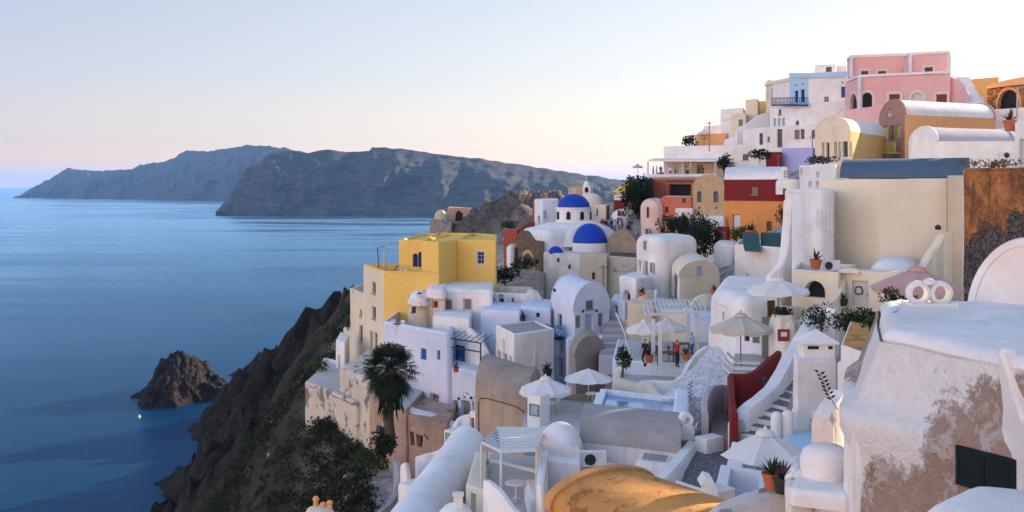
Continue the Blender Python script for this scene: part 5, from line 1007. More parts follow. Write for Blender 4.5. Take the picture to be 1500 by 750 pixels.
# barrels in the right middle
ob=L3(1288,115,1325,104,1459,110)
obh=house('apricot_barrel_house','apricot barrel roofed house with a pink stone gable and yellow shutters',ob,Z(170,106),'apricot',r=.06,emat={0:'stone_pink'},vault=(0,1.9,'white',.1),
  op=[(0,1292.5,185,1301,206,'S','wood_yellow','wood_yellow'),(0,1303,184,1310,206,'W',DK,'wood_yellow'),(0,1311.5,183,1319.5,203,'S','wood_yellow','wood_yellow'),(0,1301,158,1308.5,172,'W','wood_white','stone_orange',1)])
ya=[P(1281,224,109),P(1312,223,105)]; m=MB(); e=(ya[1]-ya[0]).normalized(); m.box(ya[0].lerp(ya[1],.5)+Vector((.3,.8,-.08)),((ya[1]-ya[0]).length,1.6,.16),math.atan2(e.y,e.x)); yb=m.build('balcony','wood_yellow',obh)
rail(yb,'railing',ya[0],ya[1],1.05,'wood_yellow',11,True,.04)
tb=L3(1193,104,1244,97,1272,101)
tbh=house('tan_barrel_house','tan barrel roofed house with a narrow slit window high in its gable',[XY(1193.5,101),XY(1244,96.5),XY(1298,108),XY(1250,113)],Z(194,99),'cream',r=.06,emat={1:'ochre'},vault=(0,1.5,'white',.06),
  op=[(0,1219,184,1223.5,199,'W','wood_white','wood_white'),(0,1203.5,209,1208.5,232,'D','wood_white','wood_grey'),(0,1210,209,1215,232,'D',DK,'wood_grey'),(0,1222,208,1226,232,'S','wood_grey','wood_white'),(0,1228,208,1231.5,230,'W',DK,'wood_white'),(0,1234,207,1242,230,'D',DK,'wood_grey')])
wv2=[XY(1331,93),XY(1371,84),XY(1490,88),XY(1450,97)]
wvh=house('white_barrel_house','low white barrel house with a lilac grey roof and cable on its gable',wv2,Z(208,86),'white',r=.06,vault=(0,1.35,'lilac_grey',.1),wob=.04)
vol(wvh,'front_wing',[XY(1371,83.2),XY(1489,83),XY(1492,88),XY(1374,88)],96,Z(207,83.2),'white',r=.08)
ac_unit((*XY(1476,82.4),Z(233,82.4)),0,'air conditioner on the white wall under the lilac grey roof',1.1)
house('white_cube','white ledge carrying the air conditioner below the lilac grey roof',Rect(1462,82.7,1490,82.3,1.4),Z(233.5,82.4)-.05,'white',r=.03,cat='ledge',group=None)
we=house('white_house','white corner house cut off by the right edge of the view',[XY(1487,66),XY(1530,64),XY(1534,70),XY(1490,72)],Z(177,65),'white',r=.1,op=[(0,1493,203,1506,246,'D','wood_white','wood_white')])
lp=thing('lamp_pole','grey street lamp pole with a short arm by the right edge','street lamp',P(1490,176,67)); m=MB(); a=P(1490,178,67.5); t3=P(1490,127,67.5); m.tube([a-Vector((0,0,4)),t3],.06,6); m.build('pole','metal_grey',lp)
m=MB(); m.tube([t3-Vector((0,0,.05)),t3+Vector((1.2,0,.05))],.05,5); m.box(t3+Vector((1.3,0,0)),(.5,.2,.1)); m.build('arm','metal_grey',lp)
# slate blue barrel and big cream building
sb=[XY(1230,72),XY(1440,66),XY(1452,71),XY(1244,77)]
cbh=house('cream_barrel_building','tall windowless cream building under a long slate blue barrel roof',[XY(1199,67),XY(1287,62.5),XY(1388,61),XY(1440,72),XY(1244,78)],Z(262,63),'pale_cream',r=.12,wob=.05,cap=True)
qq=[Vector((*q_,0)) for q_ in[XY(1230,65.2),XY(1420,61),XY(1447,67),XY(1246,71)]]; barrel(cbh,[qq[3],qq[0],qq[1],qq[2]],Z(260.5,63.5),1.25,'slate_blue','slate_blue',0,.03)
m=MB(); 
vol(cbh,'shaded_side_wall',[XY(1388,60),XY(1412,59),XY(1440,66),XY(1392,66)],92,Z(257,60),'beige',r=.06)  # darker plaster than the cream walls puts this side's shade into its colour
vol(cbh,'left_wing',[XY(1150,68),XY(1200,62),XY(1221,62.6),XY(1226,70),XY(1160,75)],90,Z(277,64),'white',r=.25,wob=.05)
m=MB(); ribbon(m,[P(1126,402,62),P(1140,388,62.4),P(1148,366,63),P(1152,330,63.6),P(1154,290,64)],.5,90,4); m.build('flared_buttress','white',cbh,wob=.05)
rr=[P(1197,336,61.4),P(1219,336,60.9)]; bo3=rail(cbh,'balcony_rail',rr[0],rr[1],1.2,'wood_white',4,True,.03)
m=MB(); ribbon(m,[P(1338,396,59),P(1348,388,59),P(1358,372,59.2),P(1370,356,59.6),P(1378,341,59.8),P(1390,338,60)],.6,92,4); m.build('curved_stair_wall','pale_cream',cbh,wob=.03)
m=MB(); m.lathe(P(1374,334,59.6),[(.16,-.1),(.2,.1),(0,.22)],8); m.build('wall_lamp','metal_dark',cbh)
mm=house('white_house','small white house front with little blue windows left of the slate blue roof',[XY(1171,84),XY(1224,78),XY(1230,86),XY(1178,92)],Z(241,81),'white',r=.15,op=[(0,1184,265.5,1189.5,274,'S','wood_pale_blue','wood_white'),(0,1196,265.5,1201.5,274,'W','glass_grey','wood_white'),(0,1209,266,1215,274,'W','glass_grey','wood_white'),(0,1196,252,1200.5,260,'S','wood_pale_blue','wood_white'),(0,1172.5,246,1176,256,'W','glass_grey','wood_white')])
house('dome_mound','low white rounded roof mound in front of the cream wall',[XY(1272,58.5),XY(1300,57),XY(1345,57.5),XY(1350,62),XY(1280,63)],Z(381,58),'white',r=1.0,k=5,cat='roof',group=None)
# terrace block & wreath wall
tbk=house('terrace_block','cream terrace block with a flat shelf and an arched opening on the right slope',[XY(1160,57.5),XY(1229,55.5),XY(1254,61),XY(1170,63)],Z(396.5,56.5),'pale_cream',roof='paving',r=.1,par=(.2,.2),op=[(0,1178,411,1209,436,'O','dark','pale_cream',1)],cat='terrace',group='terraces')
ac_unit((*XY(1216,57.4),Z(397.5,57)),0.1,'air conditioner on the cream terrace beside a potted aloe',1.05)
ww=house('garden_wall_door','pale cream garden wall with a white door that carries a dark wreath',[XY(1228,56.5),XY(1322,54),XY(1324,55.2),XY(1230,57.7)],Z(397,55.5),'pale_cream',r=.1,cat='wall',group=None,op=[(0,1248,411,1272,450,'D','wood_white','wood_white')])
m=MB(); c=P(1257.5,425.5,55.4)
for j in range(60):
    a=j/60*2*PI; r_=.21+random.uniform(-.04,.04); m.box(c+Vector((math.cos(a)*r_,-.06+random.uniform(-.02,.02),math.sin(a)*r_)),(.07,.04,.05),ax=Matrix.Rotation(random.random()*3,3,'Y'))
solo(m,'wreath','leaf_dry','dark twig wreath hanging on the white garden door','wreath',weld=False)
m=MB(); ribbon(m,[P(1228,397,56.4),P(1236,392,56.2),P(1252,392,56),P(1262,397,55.6)],.5,Z(400,56),3); m.build('raised_coping','pale_cream',ww,wob=.02)
wallthing('curved_wall','cream curving wall sweeping up to the wreath door from the small terrace',[(1150,474,54.5),(1160,470,54),(1178,462,53.6),(1200,450,53.8),(1218,440,54.5),(1230,424,55.5),(1234,408,56.2)],.4,'pale_cream')
tn=house('terrace','small round cream terrace nook with a dark table beside the white parasol pole',[XY(1126,54),XY(1140,51.5),XY(1165,52),XY(1168,57),XY(1132,58)],Z(462,53),'pale_cream',roof='paving',par=(.22,.7),r=.6,k=5,cat='terrace',group='terraces',emat={0:'white'})
rs=thing('red_sign','small dark red notice board on the nook wall','sign',P(1147,490,51.6)); m=MB(); a=P(1148,491,51.35); m.box(a,(.6,.06,.6)); m.build('board','wood_red',rs); m=MB(); m.box(a+Vector((0,-.04,.05)),(.3,.02,.22)); m.build('notice','wood_white',rs)
LANE=Z(338,144)
lane=house('lane','paved lane full of people climbing below the ivy wall',[XY(872,139.5),XY(934,138.5),XY(936,149),XY(876,150)],LANE,'paving',roof='paving',r=.05,cat='lane',group=None)
# ================================================================== right foreground
big=thing('big_white_house','big rough white house with peeling brown plaster and dark green shutters in the right foreground','house',(*XY(1420,21),90.5),'houses stacked on the cliff side')
lev=[]
for py,px,Y in((860,1252,20.8),(750,1249,20.85),(690,1247,20.9),(650,1243,20.9),(625,1231,20.9),(606,1229,20.95),(600,1232,20.97),(594,1240,21.02),(588,1252,21.1),(575,1258,21.2),(550,1266,21.2),(520,1279,21.2),(500,1286,21.2),(482,1291,21.25)):
    a=XY(px,Y); lev.append((Z(py,21.2),[a,XY(1570,16.8),XY(1640,26),(a[0]+1.95,a[1]+5.5)]))
lev[-1]=(96.6,lev[-1][1]); lev.append((96.8,lev[-1][1]))
def loft(parent,name,lev,mats,r=.4,k=6,wob=.08,step=.35,top=.35):
    rows=[]
    def rd(poly,rr,z):
        inn=off_poly(poly,r); out=[]
        n=len(poly)
        for i in range(n):
            a=Vector(poly[i-1]);b=Vector(poly[i]);c=Vector(poly[(i+1)%n]); d0=(b-a).normalized(); d1=(c-b).normalized(); a0=math.atan2(-d0.x,d0.y); a1=math.atan2(-d1.x,d1.y)
            while a1<a0-1e-6: a1+=2*PI
            for j in range(k+1): t_=a0+(a1-a0)*j/k; out.append(Vector((inn[i][0]+rr*math.cos(t_),inn[i][1]+rr*math.sin(t_),z)))
            L=(c-b).length; m_=int(L/step)
            e0=Vector(inn[i])+rr*Vector((math.cos(a1),math.sin(a1))); e1=Vector(inn[(i+1)%n])+rr*Vector((math.cos(a1),math.sin(a1)))
            for j in range(1,m_): q=e0.lerp(e1,j/m_); out.append(Vector((q.x,q.y,z)))
        return out
    # same point count on every level: use the first level's edge divisions
    cnt=[int((Vector(lev[0][1][(i+1)%4])-Vector(lev[0][1][i])).length/step) for i in range(4)]
    def rd2(poly,rr,z):
        inn=off_poly(poly,r); out=[]
        for i in range(4):
            a=Vector(poly[i-1]);b=Vector(poly[i]);c=Vector(poly[(i+1)%4]); d0=(b-a).normalized(); d1=(c-b).normalized(); a0=math.atan2(-d0.x,d0.y); a1=math.atan2(-d1.x,d1.y)
            while a1<a0-1e-6: a1+=2*PI
            for j in range(k+1): t_=a0+(a1-a0)*j/k; out.append(Vector((inn[i][0]+rr*math.cos(t_),inn[i][1]+rr*math.sin(t_),z)))
            w_=rr*Vector((math.cos(a1),math.sin(a1))); e0=Vector(inn[i])+w_; e1=Vector(inn[(i+1)%4])+w_
            for j in range(1,cnt[i]): q=e0.lerp(e1,j/cnt[i]); out.append(Vector((q.x,q.y,z)))
        return out
    for (z0,p0),(z1,p1) in zip(lev,lev[1:]):
        n=max(1,int((z1-z0)/step))
        for j in range(n): f=j/n; rows.append(rd2([tuple(Vector(a).lerp(Vector(b),f)) for a,b in zip(p0,p1)],r,z0+(z1-z0)*f))
    z,p=lev[-1]; tops=[rd2(p,r*math.cos(a),z+r*.6*math.sin(a)) for a in (0,.3,.6,.9,1.2,PI/2)]
    m=MB(); m.grid(rows+[tops[0]],0,True); m.build(name,mats[0],parent,wob=wob); m=MB(); m.grid(tops,0,True); m.face(tops[-1]); return m.build('roof',mats[1],parent,wob=wob*.7)
loft(big,'wall',lev,['near_peel','white_near'],.4)
from mathutils.bvhtree import BVHTree
wo=[c for c in big.children if c.name.startswith('wall')][0]; bv=BVHTree.FromPolygons([v.co+big.location for v in wo.data.vertices],[p.vertices[:] for p in wo.data.polygons])
hp=lambda px,py: bv.ray_cast(Vector((0,0,ZC)),P(px,py,10)-Vector((0,0,ZC)))[0]
a,b_,c_=hp(1404,680),hp(1492,680),hp(1448,680); u=(b_-a); u.z=0; wl_=u.length; u.normalize(); nn=Vector((u.y,-u.x,0)); pr=max((h_-a).dot(nn) for h_ in (b_,c_,hp(1404,708),hp(1492,708),hp(1404,652),hp(1492,652),hp(1448,706)) if h_)
O=a.copy(); O.z=Z(708,a.y); fit(big,O+nn*max(pr,0),u,nn,wl_,Z(651,a.y)-O.z,'S','wood_green','wood_green',0,-.05,.0)
m=MB(); ribbon(m,[P(1242,603,21.0),P(1252,591,21.0),P(1266,583,21.1),P(1282,577,21.4),P(1300,573,22.2)],.7,91.5,5); m.build('buttress_cap','white_near',big,wob=.03)
vol(big,'roof_mound',[XY(1290,24),XY(1326,23.2),XY(1340,26.5),XY(1302,27.5)],96.3,Z(455,24),'white_near',r=.35,k=5,wob=.04)
vol(big,'back_parapet',[XY(1320,27),XY(1432,26),XY(1434,26.8),XY(1322,27.8)],96.3,Z(447,26.6),'white_near',r=.2,wob=.03)
qq=[Vector((*q_,0)) for q_ in[XY(1424,26.2),XY(1600,24),XY(1680,30),XY(1500,32)]]
a=Z(452,26); barrel(big,qq,96.5,2.05,'white_near','white_near',.12,.04,20,name='barrel_roof')
m=MB(); ribbon(m,[P(1478,508,18.15),P(1490,540,17.9),P(1500,575,17.7),P(1512,610,17.4)],.35,90.5,4); m.build('stair_edge','white_near',big,wob=.03)
# lantern chimney with two rings
lc=thing('lantern_chimney','white chimney base carrying two open plaster rings that let the sun through','chimney',P(1362,470,25),'whitewashed chimneys')
x,y=XY(1361,25.2); zc1=Z(446,25.2); m=MB(); m.box((x,y,zc1-.42),(1.1,.8,.95)); m.build('base','white_near',lc,wob=.03)
for dx in(-.27,.27):
    m=MB(); m.lathe((0,0,0),[(.19,-.13),(.26,-.12),(.3,-.06),(.3,.06),(.26,.12),(.19,.13),(.17,.06),(.17,-.06),(.19,-.13)],20); Mx=Matrix.Translation((x+dx,y,zc1+.28))@Matrix.Rotation(PI/2,4,'X'); m.v=[Mx@v for v in m.v]; m.build('ring','white_near',lc,wob=.015)
m=MB(); m.lathe((x,y,zc1+.5),[(.16,0),(.15,.08),(.08,.13),(0,.15)],10); m.build('knob','white_near',lc)
# white buttress at lower right
bR=thing('rounded_roof','smooth white rounded roof end at the lower right corner','roof',P(1430,750,13.4)); m=MB()
vol(bR,'wall',[XY(1336,12.6),XY(1372,11.6),XY(1600,11.2),XY(1620,13),XY(1410,13.6)],90,Z(700,13.4),'white_near',r=.5,k=7,wob=.05,step=.5)
# oven block
ov=thing('outdoor_oven','white rounded outdoor oven on a slab with a recess beneath','oven',P(1210,740,21.5)); m=MB()
x,y=XY(1211,22.4); zs=Z(703,22)
m.lathe((x,y,zs),[(.55,-.1),(.56,.35),(.5,.52),(.36,.62),(0,.66)],22,0,1.0); m.build('dome','white_near',ov,wob=.04)
vol(ov,'slab',[XY(1156,21.4),XY(1247,20.9),XY(1248,23.4),XY(1164,23.8)],zs-.35,zs,'white_near',r=.16,k=5,wob=.03)
vol(ov,'base',[XY(1190,21.7),XY(1245,21.3),XY(1247,23.4),XY(1196,23.8)],90,zs-.34,'white_near',r=.08,wob=.03,op=[(0,1199,726,1236,775,'O','dark','white_near')])
vol(ov,'shoulder',[XY(1148,22.4),XY(1180,22),XY(1192,23.5),XY(1160,24.4)],zs-.5,Z(690,22.2),'white_near',r=.3,k=6,wob=.03)
sw2=thing('stained_wall','stained white wall sloping across the bottom edge below the flower pots','wall',P(1100,740,23)); m=MB()
ribbon(m,[P(1030,764,22.5),P(1060,742,22.6),P(1092,728,22.8),P(1120,718,23),P(1152,708,23.2),P(1160,704,23.6)],.85,89,4); m.build('wall','stained',sw2,wob=.04)
vol(sw2,'end_block',[XY(1150,21.6),XY(1191,21.5),XY(1194,23.2),XY(1154,23.4)],89,Z(704,22),'stained',r=.12,wob=.04)
# ochre barrel in the bottom centre: its gable looks left, its length runs to the right and towards the camera
A=Vector((.85,25.97)); ld=Vector((.588,-.809)); gd=Vector((.809,.588)); L=7.5
bo=house('golden_barrel_roof','weathered golden ochre barrel roof with rounded gable lit by low sun at the bottom',[tuple(A),tuple(A+ld*L),tuple(A+ld*L+gd*3.5),tuple(A+gd*3.5)],91.85,'gold_wall',z0=88,r=.05,wob=.05,vault=(3,.62,'gold_roof',.1),op=[(0,818,733,826,749,'O','dark','wood_brown',1)])

# tall rust coloured wall at the right edge
rw=house('rust_wall','tall crumbling rust orange wall with bare stone showing at the right edge',[XY(1411,48),XY(1520,43),XY(1526,44.6),XY(1412,49.8)],Z(246,46),'rust_wall',roof='stone_dark',r=.1,wob=.1,cat='wall',group=None,emat={3:'white'})
# ================================================================== parasols
def parasol(label,mat,R=1.5,H=2.5,pole='wood_white',n=8,val=.18,cap=True,rise=.42):
    t=thing('parasol',label,'parasol',(0,0,0),'open parasols on the terraces'); zt=H; rim=H-R*rise; m=MB(); rows=[]
    for r,z in((0,zt),(.12*R,zt-.04*R*rise*2),(.35*R,zt-.30*R*rise),(.7*R,zt-.66*R*rise),(R,rim)):
        row=[]
        for j in range(n*4):
            a=2*PI*j/(n*4); f=(j%4)/4; s_=math.cos(PI/n)/math.cos((f-.5)*2*PI/n)     # straight edges between ribs
            sag=-.05*R*(r/R)*math.sin(PI*f)
            row.append((r*s_*math.cos(a),r*s_*math.sin(a),z+sag))
        rows.append(row)
    m.grid(rows,0,True)
    if val:
        lo=[(x*1.0,y*1.0,z-val*(.8+.35*abs(math.sin(j*PI/4+.4)))) for j,(x,y,z) in enumerate(rows[-1])]; m.grid([rows[-1],lo],0,True)
    ca=m.build('canopy',mat,t,ang=24)
    if cap:
        m=MB(); m.lathe((0,0,zt+.0),[(.22*R,-.06*R),(.16*R,.05),(.07,.09),(.04,.2),(0,.22)],n*2); m.build('top_cap',mat,ca)
    m=MB()
    m.tube([(0,0,0),(0,0,zt+.05)],.035,8); m.build('pole',pole,t)
    for j in range(n):
        m=MB(); a=2*PI*j/n; m.tube([(.04*math.cos(a),.04*math.sin(a),zt-.1),(R*.97*math.cos(a),R*.97*math.sin(a),rim-.02)],.014,4); m.build('rib',pole,t)
    m=MB(); m.lathe((0,0,0),[(.3,0),(.3,.06),(.06,.1),(.05,.3),(0,.3)],12); m.build('base','metal_grey',t); return t
def put(label,mat,px,pt,Y,wpx,zf,pole='wood_white',rise=.42,val=.18,cap=True,n=8,sc=1):
    R=wpx/2*Y/F; H=Z(pt,Y)-zf; t=parasol(label,mat,R,H-.2,pole,n,val,cap,rise); t.location=(*XY(px,Y),zf); t.rotation_euler=(0,0,random.random()); return t
put('near white parasol with a rounded top cap over the turquoise plunge pool','canvas_white',1121,624,36,134,Z(668,38)-1.4,'metal_white',.50,.0,True,6)
zq=Z(603,57)
put('white parasol with a scalloped rim left above the grey terrace','canvas_white',799,548,56.5,80,zq)
put('sharp edged flat white parasol right above the grey terrace','canvas_white',862,535,59.5,76,zq,'metal_white',.40,0,False,8)
put('beige parasol shading the white loungers','canvas_cream',1085,455,53.2,92,Z(548,51.5),'wood_light')
put('wide white parasol on a dark wooden pole by the round nook','canvas_white',1140,403,55.2,94,Z(462,53)-.5,'wood_brown',.34,.16)
put('small cream parasol far behind the wide white parasol','canvas_cream',1092,397,75,40,Z(425,75),'wood_light')
put('straw parasol with a ragged rim behind the beige parasol','straw',1083,419,66,30,Z(470,66),'wood_light',.35,.35,False)
put('white parasol half hidden under the left end of the pergola','canvas_white',944,466,67.5,56,Z(527,66),'wood_white')
put('white parasol half hidden under the right end of the pergola','canvas_white',978,463,71,60,Z(527,66),'wood_white')
put('dusty pink parasol behind the lantern chimney','canvas_pink',1343,386,43,128,Z(460,43)-.6,'wood_light',.42,.16)
put('tiny grey parasol at the left end of the restaurant on the skyline','canvas_cream',934,239,166,16,Z(262,166),'metal_grey')
put('tiny white parasol on the orange skyline terrace','canvas_white',1031,189,182,22,Z(196,181)-.8,'wood_light')
put('little white parasol at the right end of the cream terrace','canvas_white',1196,414,59,36,Z(440,59),'wood_light')
cl=thing('closed_parasol','closed beige parasol standing behind the brown vaulted building','parasol',(*XY(784,70),Z(550,70))); l=Vector(cl.location); m=MB(); m.lathe(l,[(.05,.5),(.22,.6),(.18,1.3),(.08,1.9),(.05,2.0),(0,2.1)],9); m.build('canopy','canvas_cream',cl)
m=MB(); m.tube([l-Vector((0,0,1)),l+Vector((0,0,.7))],.03); m.build('pole','wood_light',cl)
# ================================================================== plants
def leaf(m,c,d,up,L,w,mm=0):
    d=d.normalized(); s=d.cross(up); s=s.normalized() if s.length>1e-4 else Vector((1,0,0)); a=c; b=c+d*L*.5+s*w+up*L*.06; e=c+d*L; f=c+d*L*.5-s*w+up*L*.06
    n=len(m.v); m.v+=[a,b,e,f]; m.f.append((n,n+1,n+2,n+3)); m.m.append(mm)
def rv(): 
    while 1:
        v=Vector((random.uniform(-1,1),random.uniform(-1,1),random.uniform(-1,1)))
        if .05<v.length<1: return v
def bush(m,c,rad,n,ls,flat=.8,clumps=9):
    cs=[(Vector(c)+Vector((v.x*rad[0],v.y*rad[1],abs(v.z)*rad[2])),random.uniform(.35,.6)) for v in (rv() for _ in range(clumps))]
    for i in range(n):
        k,s_=random.choice(cs); v=rv().normalized(); p=k+Vector((v.x*rad[0]*s_,v.y*rad[1]*s_,v.z*rad[2]*s_))*random.uniform(.55,1.05)
        leaf(m,p,(v+rv()*.9),rv(),ls*random.uniform(.6,1.3),ls*.28)
def shrub(label,px,py,Y,rpx,hpx,mat='leaf_dark',n=500,ls=.22,cat='bush',name='bush',group=None,cl=10,bare=False):
    c=P(px,py,Y); t=thing(name,label,cat,c,group); R=rpx*Y/F; H=hpx*Y/F; m=MB(); bush(m,c+Vector((0,0,H*.25)),(R,R*.8,H*.62),n,ls,clumps=cl); m.build('foliage',mat,t,weld=False)
    m=MB()
    for j in range(4): v=rv()*.5; m.tube([c-Vector((0,0,.6)),c+Vector((v.x*R*.4,v.y*R*.4,H*.3)),c+Vector((v.x*R*1.2,v.y*R*1.2,H*.7))],[.05,.035,.012],4)
    m.build('stems','bark',t,weld=False); return t
# palm
pm=thing('palm_tree','tall fan palm with a shaggy skirt of dead fronds in front of the white house','palm tree',P(568,652,79)); b0=P(568,662,79); top=P(572,540,79)
m=MB(); pts=[b0.lerp(top,j/12)+Vector((.1*math.sin(j*.7),0,0)) for j in range(13)]
rows=[]
for i,p in enumerate(pts+[]):
    r=.42-.12*i/12+.03*(i%2); rows.append([p+Vector((r*math.cos(2*PI*j/10),r*math.sin(2*PI*j/10),0)) for j in range(10)])
m.grid(rows,0,True); m.build('trunk','bark',pm)
m=MB(); dead=MB()
for i in range(120):
    el=random.uniform(-1.05,1.15) if i<105 else random.uniform(.9,1.5); az=random.random()*2*PI; d=Vector((math.cos(az)*math.cos(el),math.sin(az)*math.cos(el),math.sin(el)))
    pl=random.uniform(1.1,1.75); stem_end=top+d*pl+Vector((0,0,-.12*pl)); k=m if el>-.45 else dead
    k.tube([top+d*.1,top+d*pl*.5+Vector((0,0,.03)),stem_end],[.03,.022,.016],4)
    side=d.cross(Vector((0,0,1))).normalized(); upv=side.cross(d).normalized()
    for j in range(17):
        a=(j/16-.5)*3.6; ld=(d*math.cos(a)+side*math.sin(a)); L=random.uniform(.85,1.2)*(1-.22*abs(a)/1.8); mid=stem_end+ld*L*.55+Vector((0,0,-.05)); tip=stem_end+ld*L+Vector((0,0,-.28*L-.12*random.random())); w=upv.cross(ld).normalized()*.045
        n=len(k.v); k.v+=[stem_end,mid+w,tip,mid-w]; k.f.append((n,n+1,n+2,n+3)); k.m.append(0)
for i in range(260):
    az=random.random()*2*PI; r=random.uniform(.3,.95); z0_=random.uniform(-2.9,-.2); p=top+Vector((math.cos(az)*r,math.sin(az)*r,z0_)); leaf(dead,p,Vector((math.cos(az)*.25,math.sin(az)*.25,-1)),rv(),random.uniform(.6,1.3),.07)
cr_=m.build('crown','leaf_palm',pm,weld=False); dead.build('dead_fronds','leaf_dark',pm,weld=False)
# scrub on the near slope (nobody could count it)
m=MB(); rnd=random.Random(3); cnt=0; nr=np.random.RandomState(4)
for it in range(30000):
    Y=60+260*rnd.random()**1.3; px=rnd.uniform(225,600); x,y=XY(px,Y)
    if x>np.interp(y,*EDGE)+1.5: continue
    z=tz(x,y)
    if z<8 or HY+(ZC-z)*F/Y<HY+160: continue
    lv=(y-150-(x+70)*.5)/50
    if lv>.2 and rnd.random()<min(.97,lv*1.5): continue
    if noise.noise(Vector((x*.08,y*.05,2)))<(-.42 if Y<140 else -.25): continue
    R=rnd.uniform(.4,1.25)*(1+.5*(Y>140)); nl=int(min(120,max(22,8200/Y))); k=4
    cs=np.array([x,y,z+.15])+nr.uniform(-1,1,(k,3))*(R*.6,R*.6,R*.3)
    d=nr.normal(size=(nl,3)); d/=np.linalg.norm(d,axis=1)[:,None]; p=cs[nr.randint(0,k,nl)]+d*R*nr.uniform(.3,.6,(nl,1))*(1,1,.8)
    ax_=d+nr.uniform(-.8,.8,(nl,3)); ax_/=np.linalg.norm(ax_,axis=1)[:,None]; sd_=np.cross(ax_,nr.normal(size=(nl,3))); sd_/=np.linalg.norm(sd_,axis=1)[:,None]; L_=R*nr.uniform(.18,.36,(nl,1))
    for a,b_,c_ in zip(p,ax_*L_,sd_*L_*.32):
        n=len(m.v); m.v+=[Vector(a),Vector(a+b_*.5+c_),Vector(a+b_),Vector(a+b_*.5-c_)]; m.f.append((n,n+1,n+2,n+3)); m.m.append(0)
    cnt+=1
    if cnt>3600: break
o=m.build('scrub','leaf_scrub',None,weld=False); tag(o,'low grey green scrub covering the cliff slope below the houses','scrub',kind='stuff')
random.seed(11)
# bushes
shrub('dark bush behind the yellow house near the church rocks',740,414,120,22,22,'leaf_dark',700,.35)
shrub('flat green bush on the roof of the brick red cube house',748,334,153,12,10,'leaf_mid',300,.4)
shrub('green bush in front of the stone church porch',770,392,131,18,14,'leaf_dark',400,.35)
shrub('tall dark bush at the foot of the palm',560,672,78.5,20,40,'leaf_dark',900,.3)
shrub('bright green young bush beside the dark bush by the palm',540,690,80,22,34,'leaf_mid',700,.3)
shrub('round dark evergreen bush behind the ochre roof',1257,486,41,28,34,'leaf_dark',2200,.13,cl=22)
shrub('wispy grey green shrub against the top of the white stair parapet',1203,482,47,22,32,'leaf_dark',700,.13,cl=14)
shrub('leafy sprig plant under the pink parasol',1313,448,42,20,26,'leaf_mid',420,.16,cl=12)
shrub('purple flowering bougainvillea beside the dark arch',1010,352,118,26,36,'leaf_bloom',1300,.35,cl=16)
shrub('dark green tree mass below the tan stone gable house',1032,378,106,20,60,'leaf_dark',1500,.35,cl=18)
shrub('green shrub at the foot of the orange wall',1085,352,104,16,18,'leaf_mid',500,.3)
shrub('dark shrub below the coral house windows',985,345,116,20,28,'leaf_dark',700,.35)
shrub('dark red leaved shrub beside the orange wall',1146,330,102,10,30,'leaf_bloom',400,.25)
shrub('potted shrubs on the roof terrace by the dark red panel',1113,232,148,14,14,'leaf_dark',400,.4)
shrub('small leafy tree at the right end of the restaurant terrace',1060,252,150,12,22,'leaf_dark',500,.4)
shrub('flowering plants along the parapet of the tan barrel house',1205,238,96,18,10,'leaf_bloom',400,.25)
shrub('small dark bush on the skyline left of the orange terrace',1010,212,180,9,12,'leaf_dark',300,.5)
shrub('dark ivy tree climbing the wall below the restaurant',936,318,147,20,62,'leaf_dark',2400,.5,cl=26,name='ivy_tree',cat='tree')
shrub('dark trailing plant hanging over the cream café wall',912,538,60.5,9,34,'leaf_dark',600,.16,name='trailing_plant',cat='plant')
shrub('green plants beside the white terrace on the cliff edge',466,540,106,14,10,'leaf_mid',300,.3)
shrub('tiny green plant on the step of the cream tower',509,478,118,5,9,'leaf_mid',120,.3)
shrub('weeds growing on top of the rust orange wall',1452,243,46,40,8,'leaf_dry',260,.16,name='weeds',cat='weeds')
shrub('dry weeds on the ochre roof edge',1275,478,33,10,9,'leaf_mid',160,.13,name='weeds',cat='weeds')
shrub('dark plants in the round terrace nook',1143,462,53.5,14,10,'leaf_dark',300,.16)
def sprig(label,px,py,Y,h,lean,n=11):
    c=P(px,py,Y); t=thing('leafy_sprig',label,'plant',c); m=MB(); e=c+Vector((lean,0,h)); m.tube([c,c.lerp(e,.5)+Vector((lean*.2,0,0)),e],[.014,.01,.005],4); m.build('stem','bark',t)
    m=MB()
    for j in range(n): p=c.lerp(e,.25+.75*j/n)+Vector((lean*.12,0,0)); leaf(m,p,Vector((1 if j%2 else -1,random.uniform(-.5,.5),.6)),Vector((0,-1,.3)),.15,.03)
    m.build('leaves','leaf_dark',t,weld=False)
sprig('thin leafy sprig growing from the white pillar top',1227,600,25,.95,-.42,15)
sprig('thin sprig on the white wall beside the walled pool',1010,590,47,1.0,.05,8)
def agave(label,px,py,Y,s,pot,potmat,name='potted_aloe'):
    c=P(px,py,Y); t=thing(name,label,'potted plant',c,'potted plants'); m=MB(); m.lathe(c,[(.0,0),(.2*s,0),(.28*s,.38*s),(.31*s,.38*s),(.31*s,.46*s),(.26*s,.46*s),(.24*s,.40*s),(0,.40*s)],14); m.build('pot',potmat,t)
    m=MB()
    for j in range(22):
        a=random.random()*2*PI; el=random.uniform(.5,1.45); d=Vector((math.cos(a)*math.cos(el),math.sin(a)*math.cos(el),math.sin(el))); p=c+Vector((0,0,.4*s)); L=random.uniform(.4,.75)*s; sd=d.cross(Vector((0,0,1)));sd=(sd.normalized() if sd.length>.01 else Vector((1,0,0)))*.045*s
        n=len(m.v); q=p+d*L*.5; e=p+d*L+Vector((0,0,-.06*s)); m.v+=[p+sd*.8,q+sd,e,q-sd,p-sd*.8]; m.f.append((n,n+1,n+2,n+3,n+4)); m.m.append(0)
    m.build('leaves',pot,t,weld=False); return t
agave('terracotta pot with a low green plant on the stained wall',1131,716,23,.78,'leaf_mid','terracotta')
agave('black pot with reddish aloe leaves beside the terracotta pot',1147,722,22.7,.78,'leaf_bloom','pot_black')
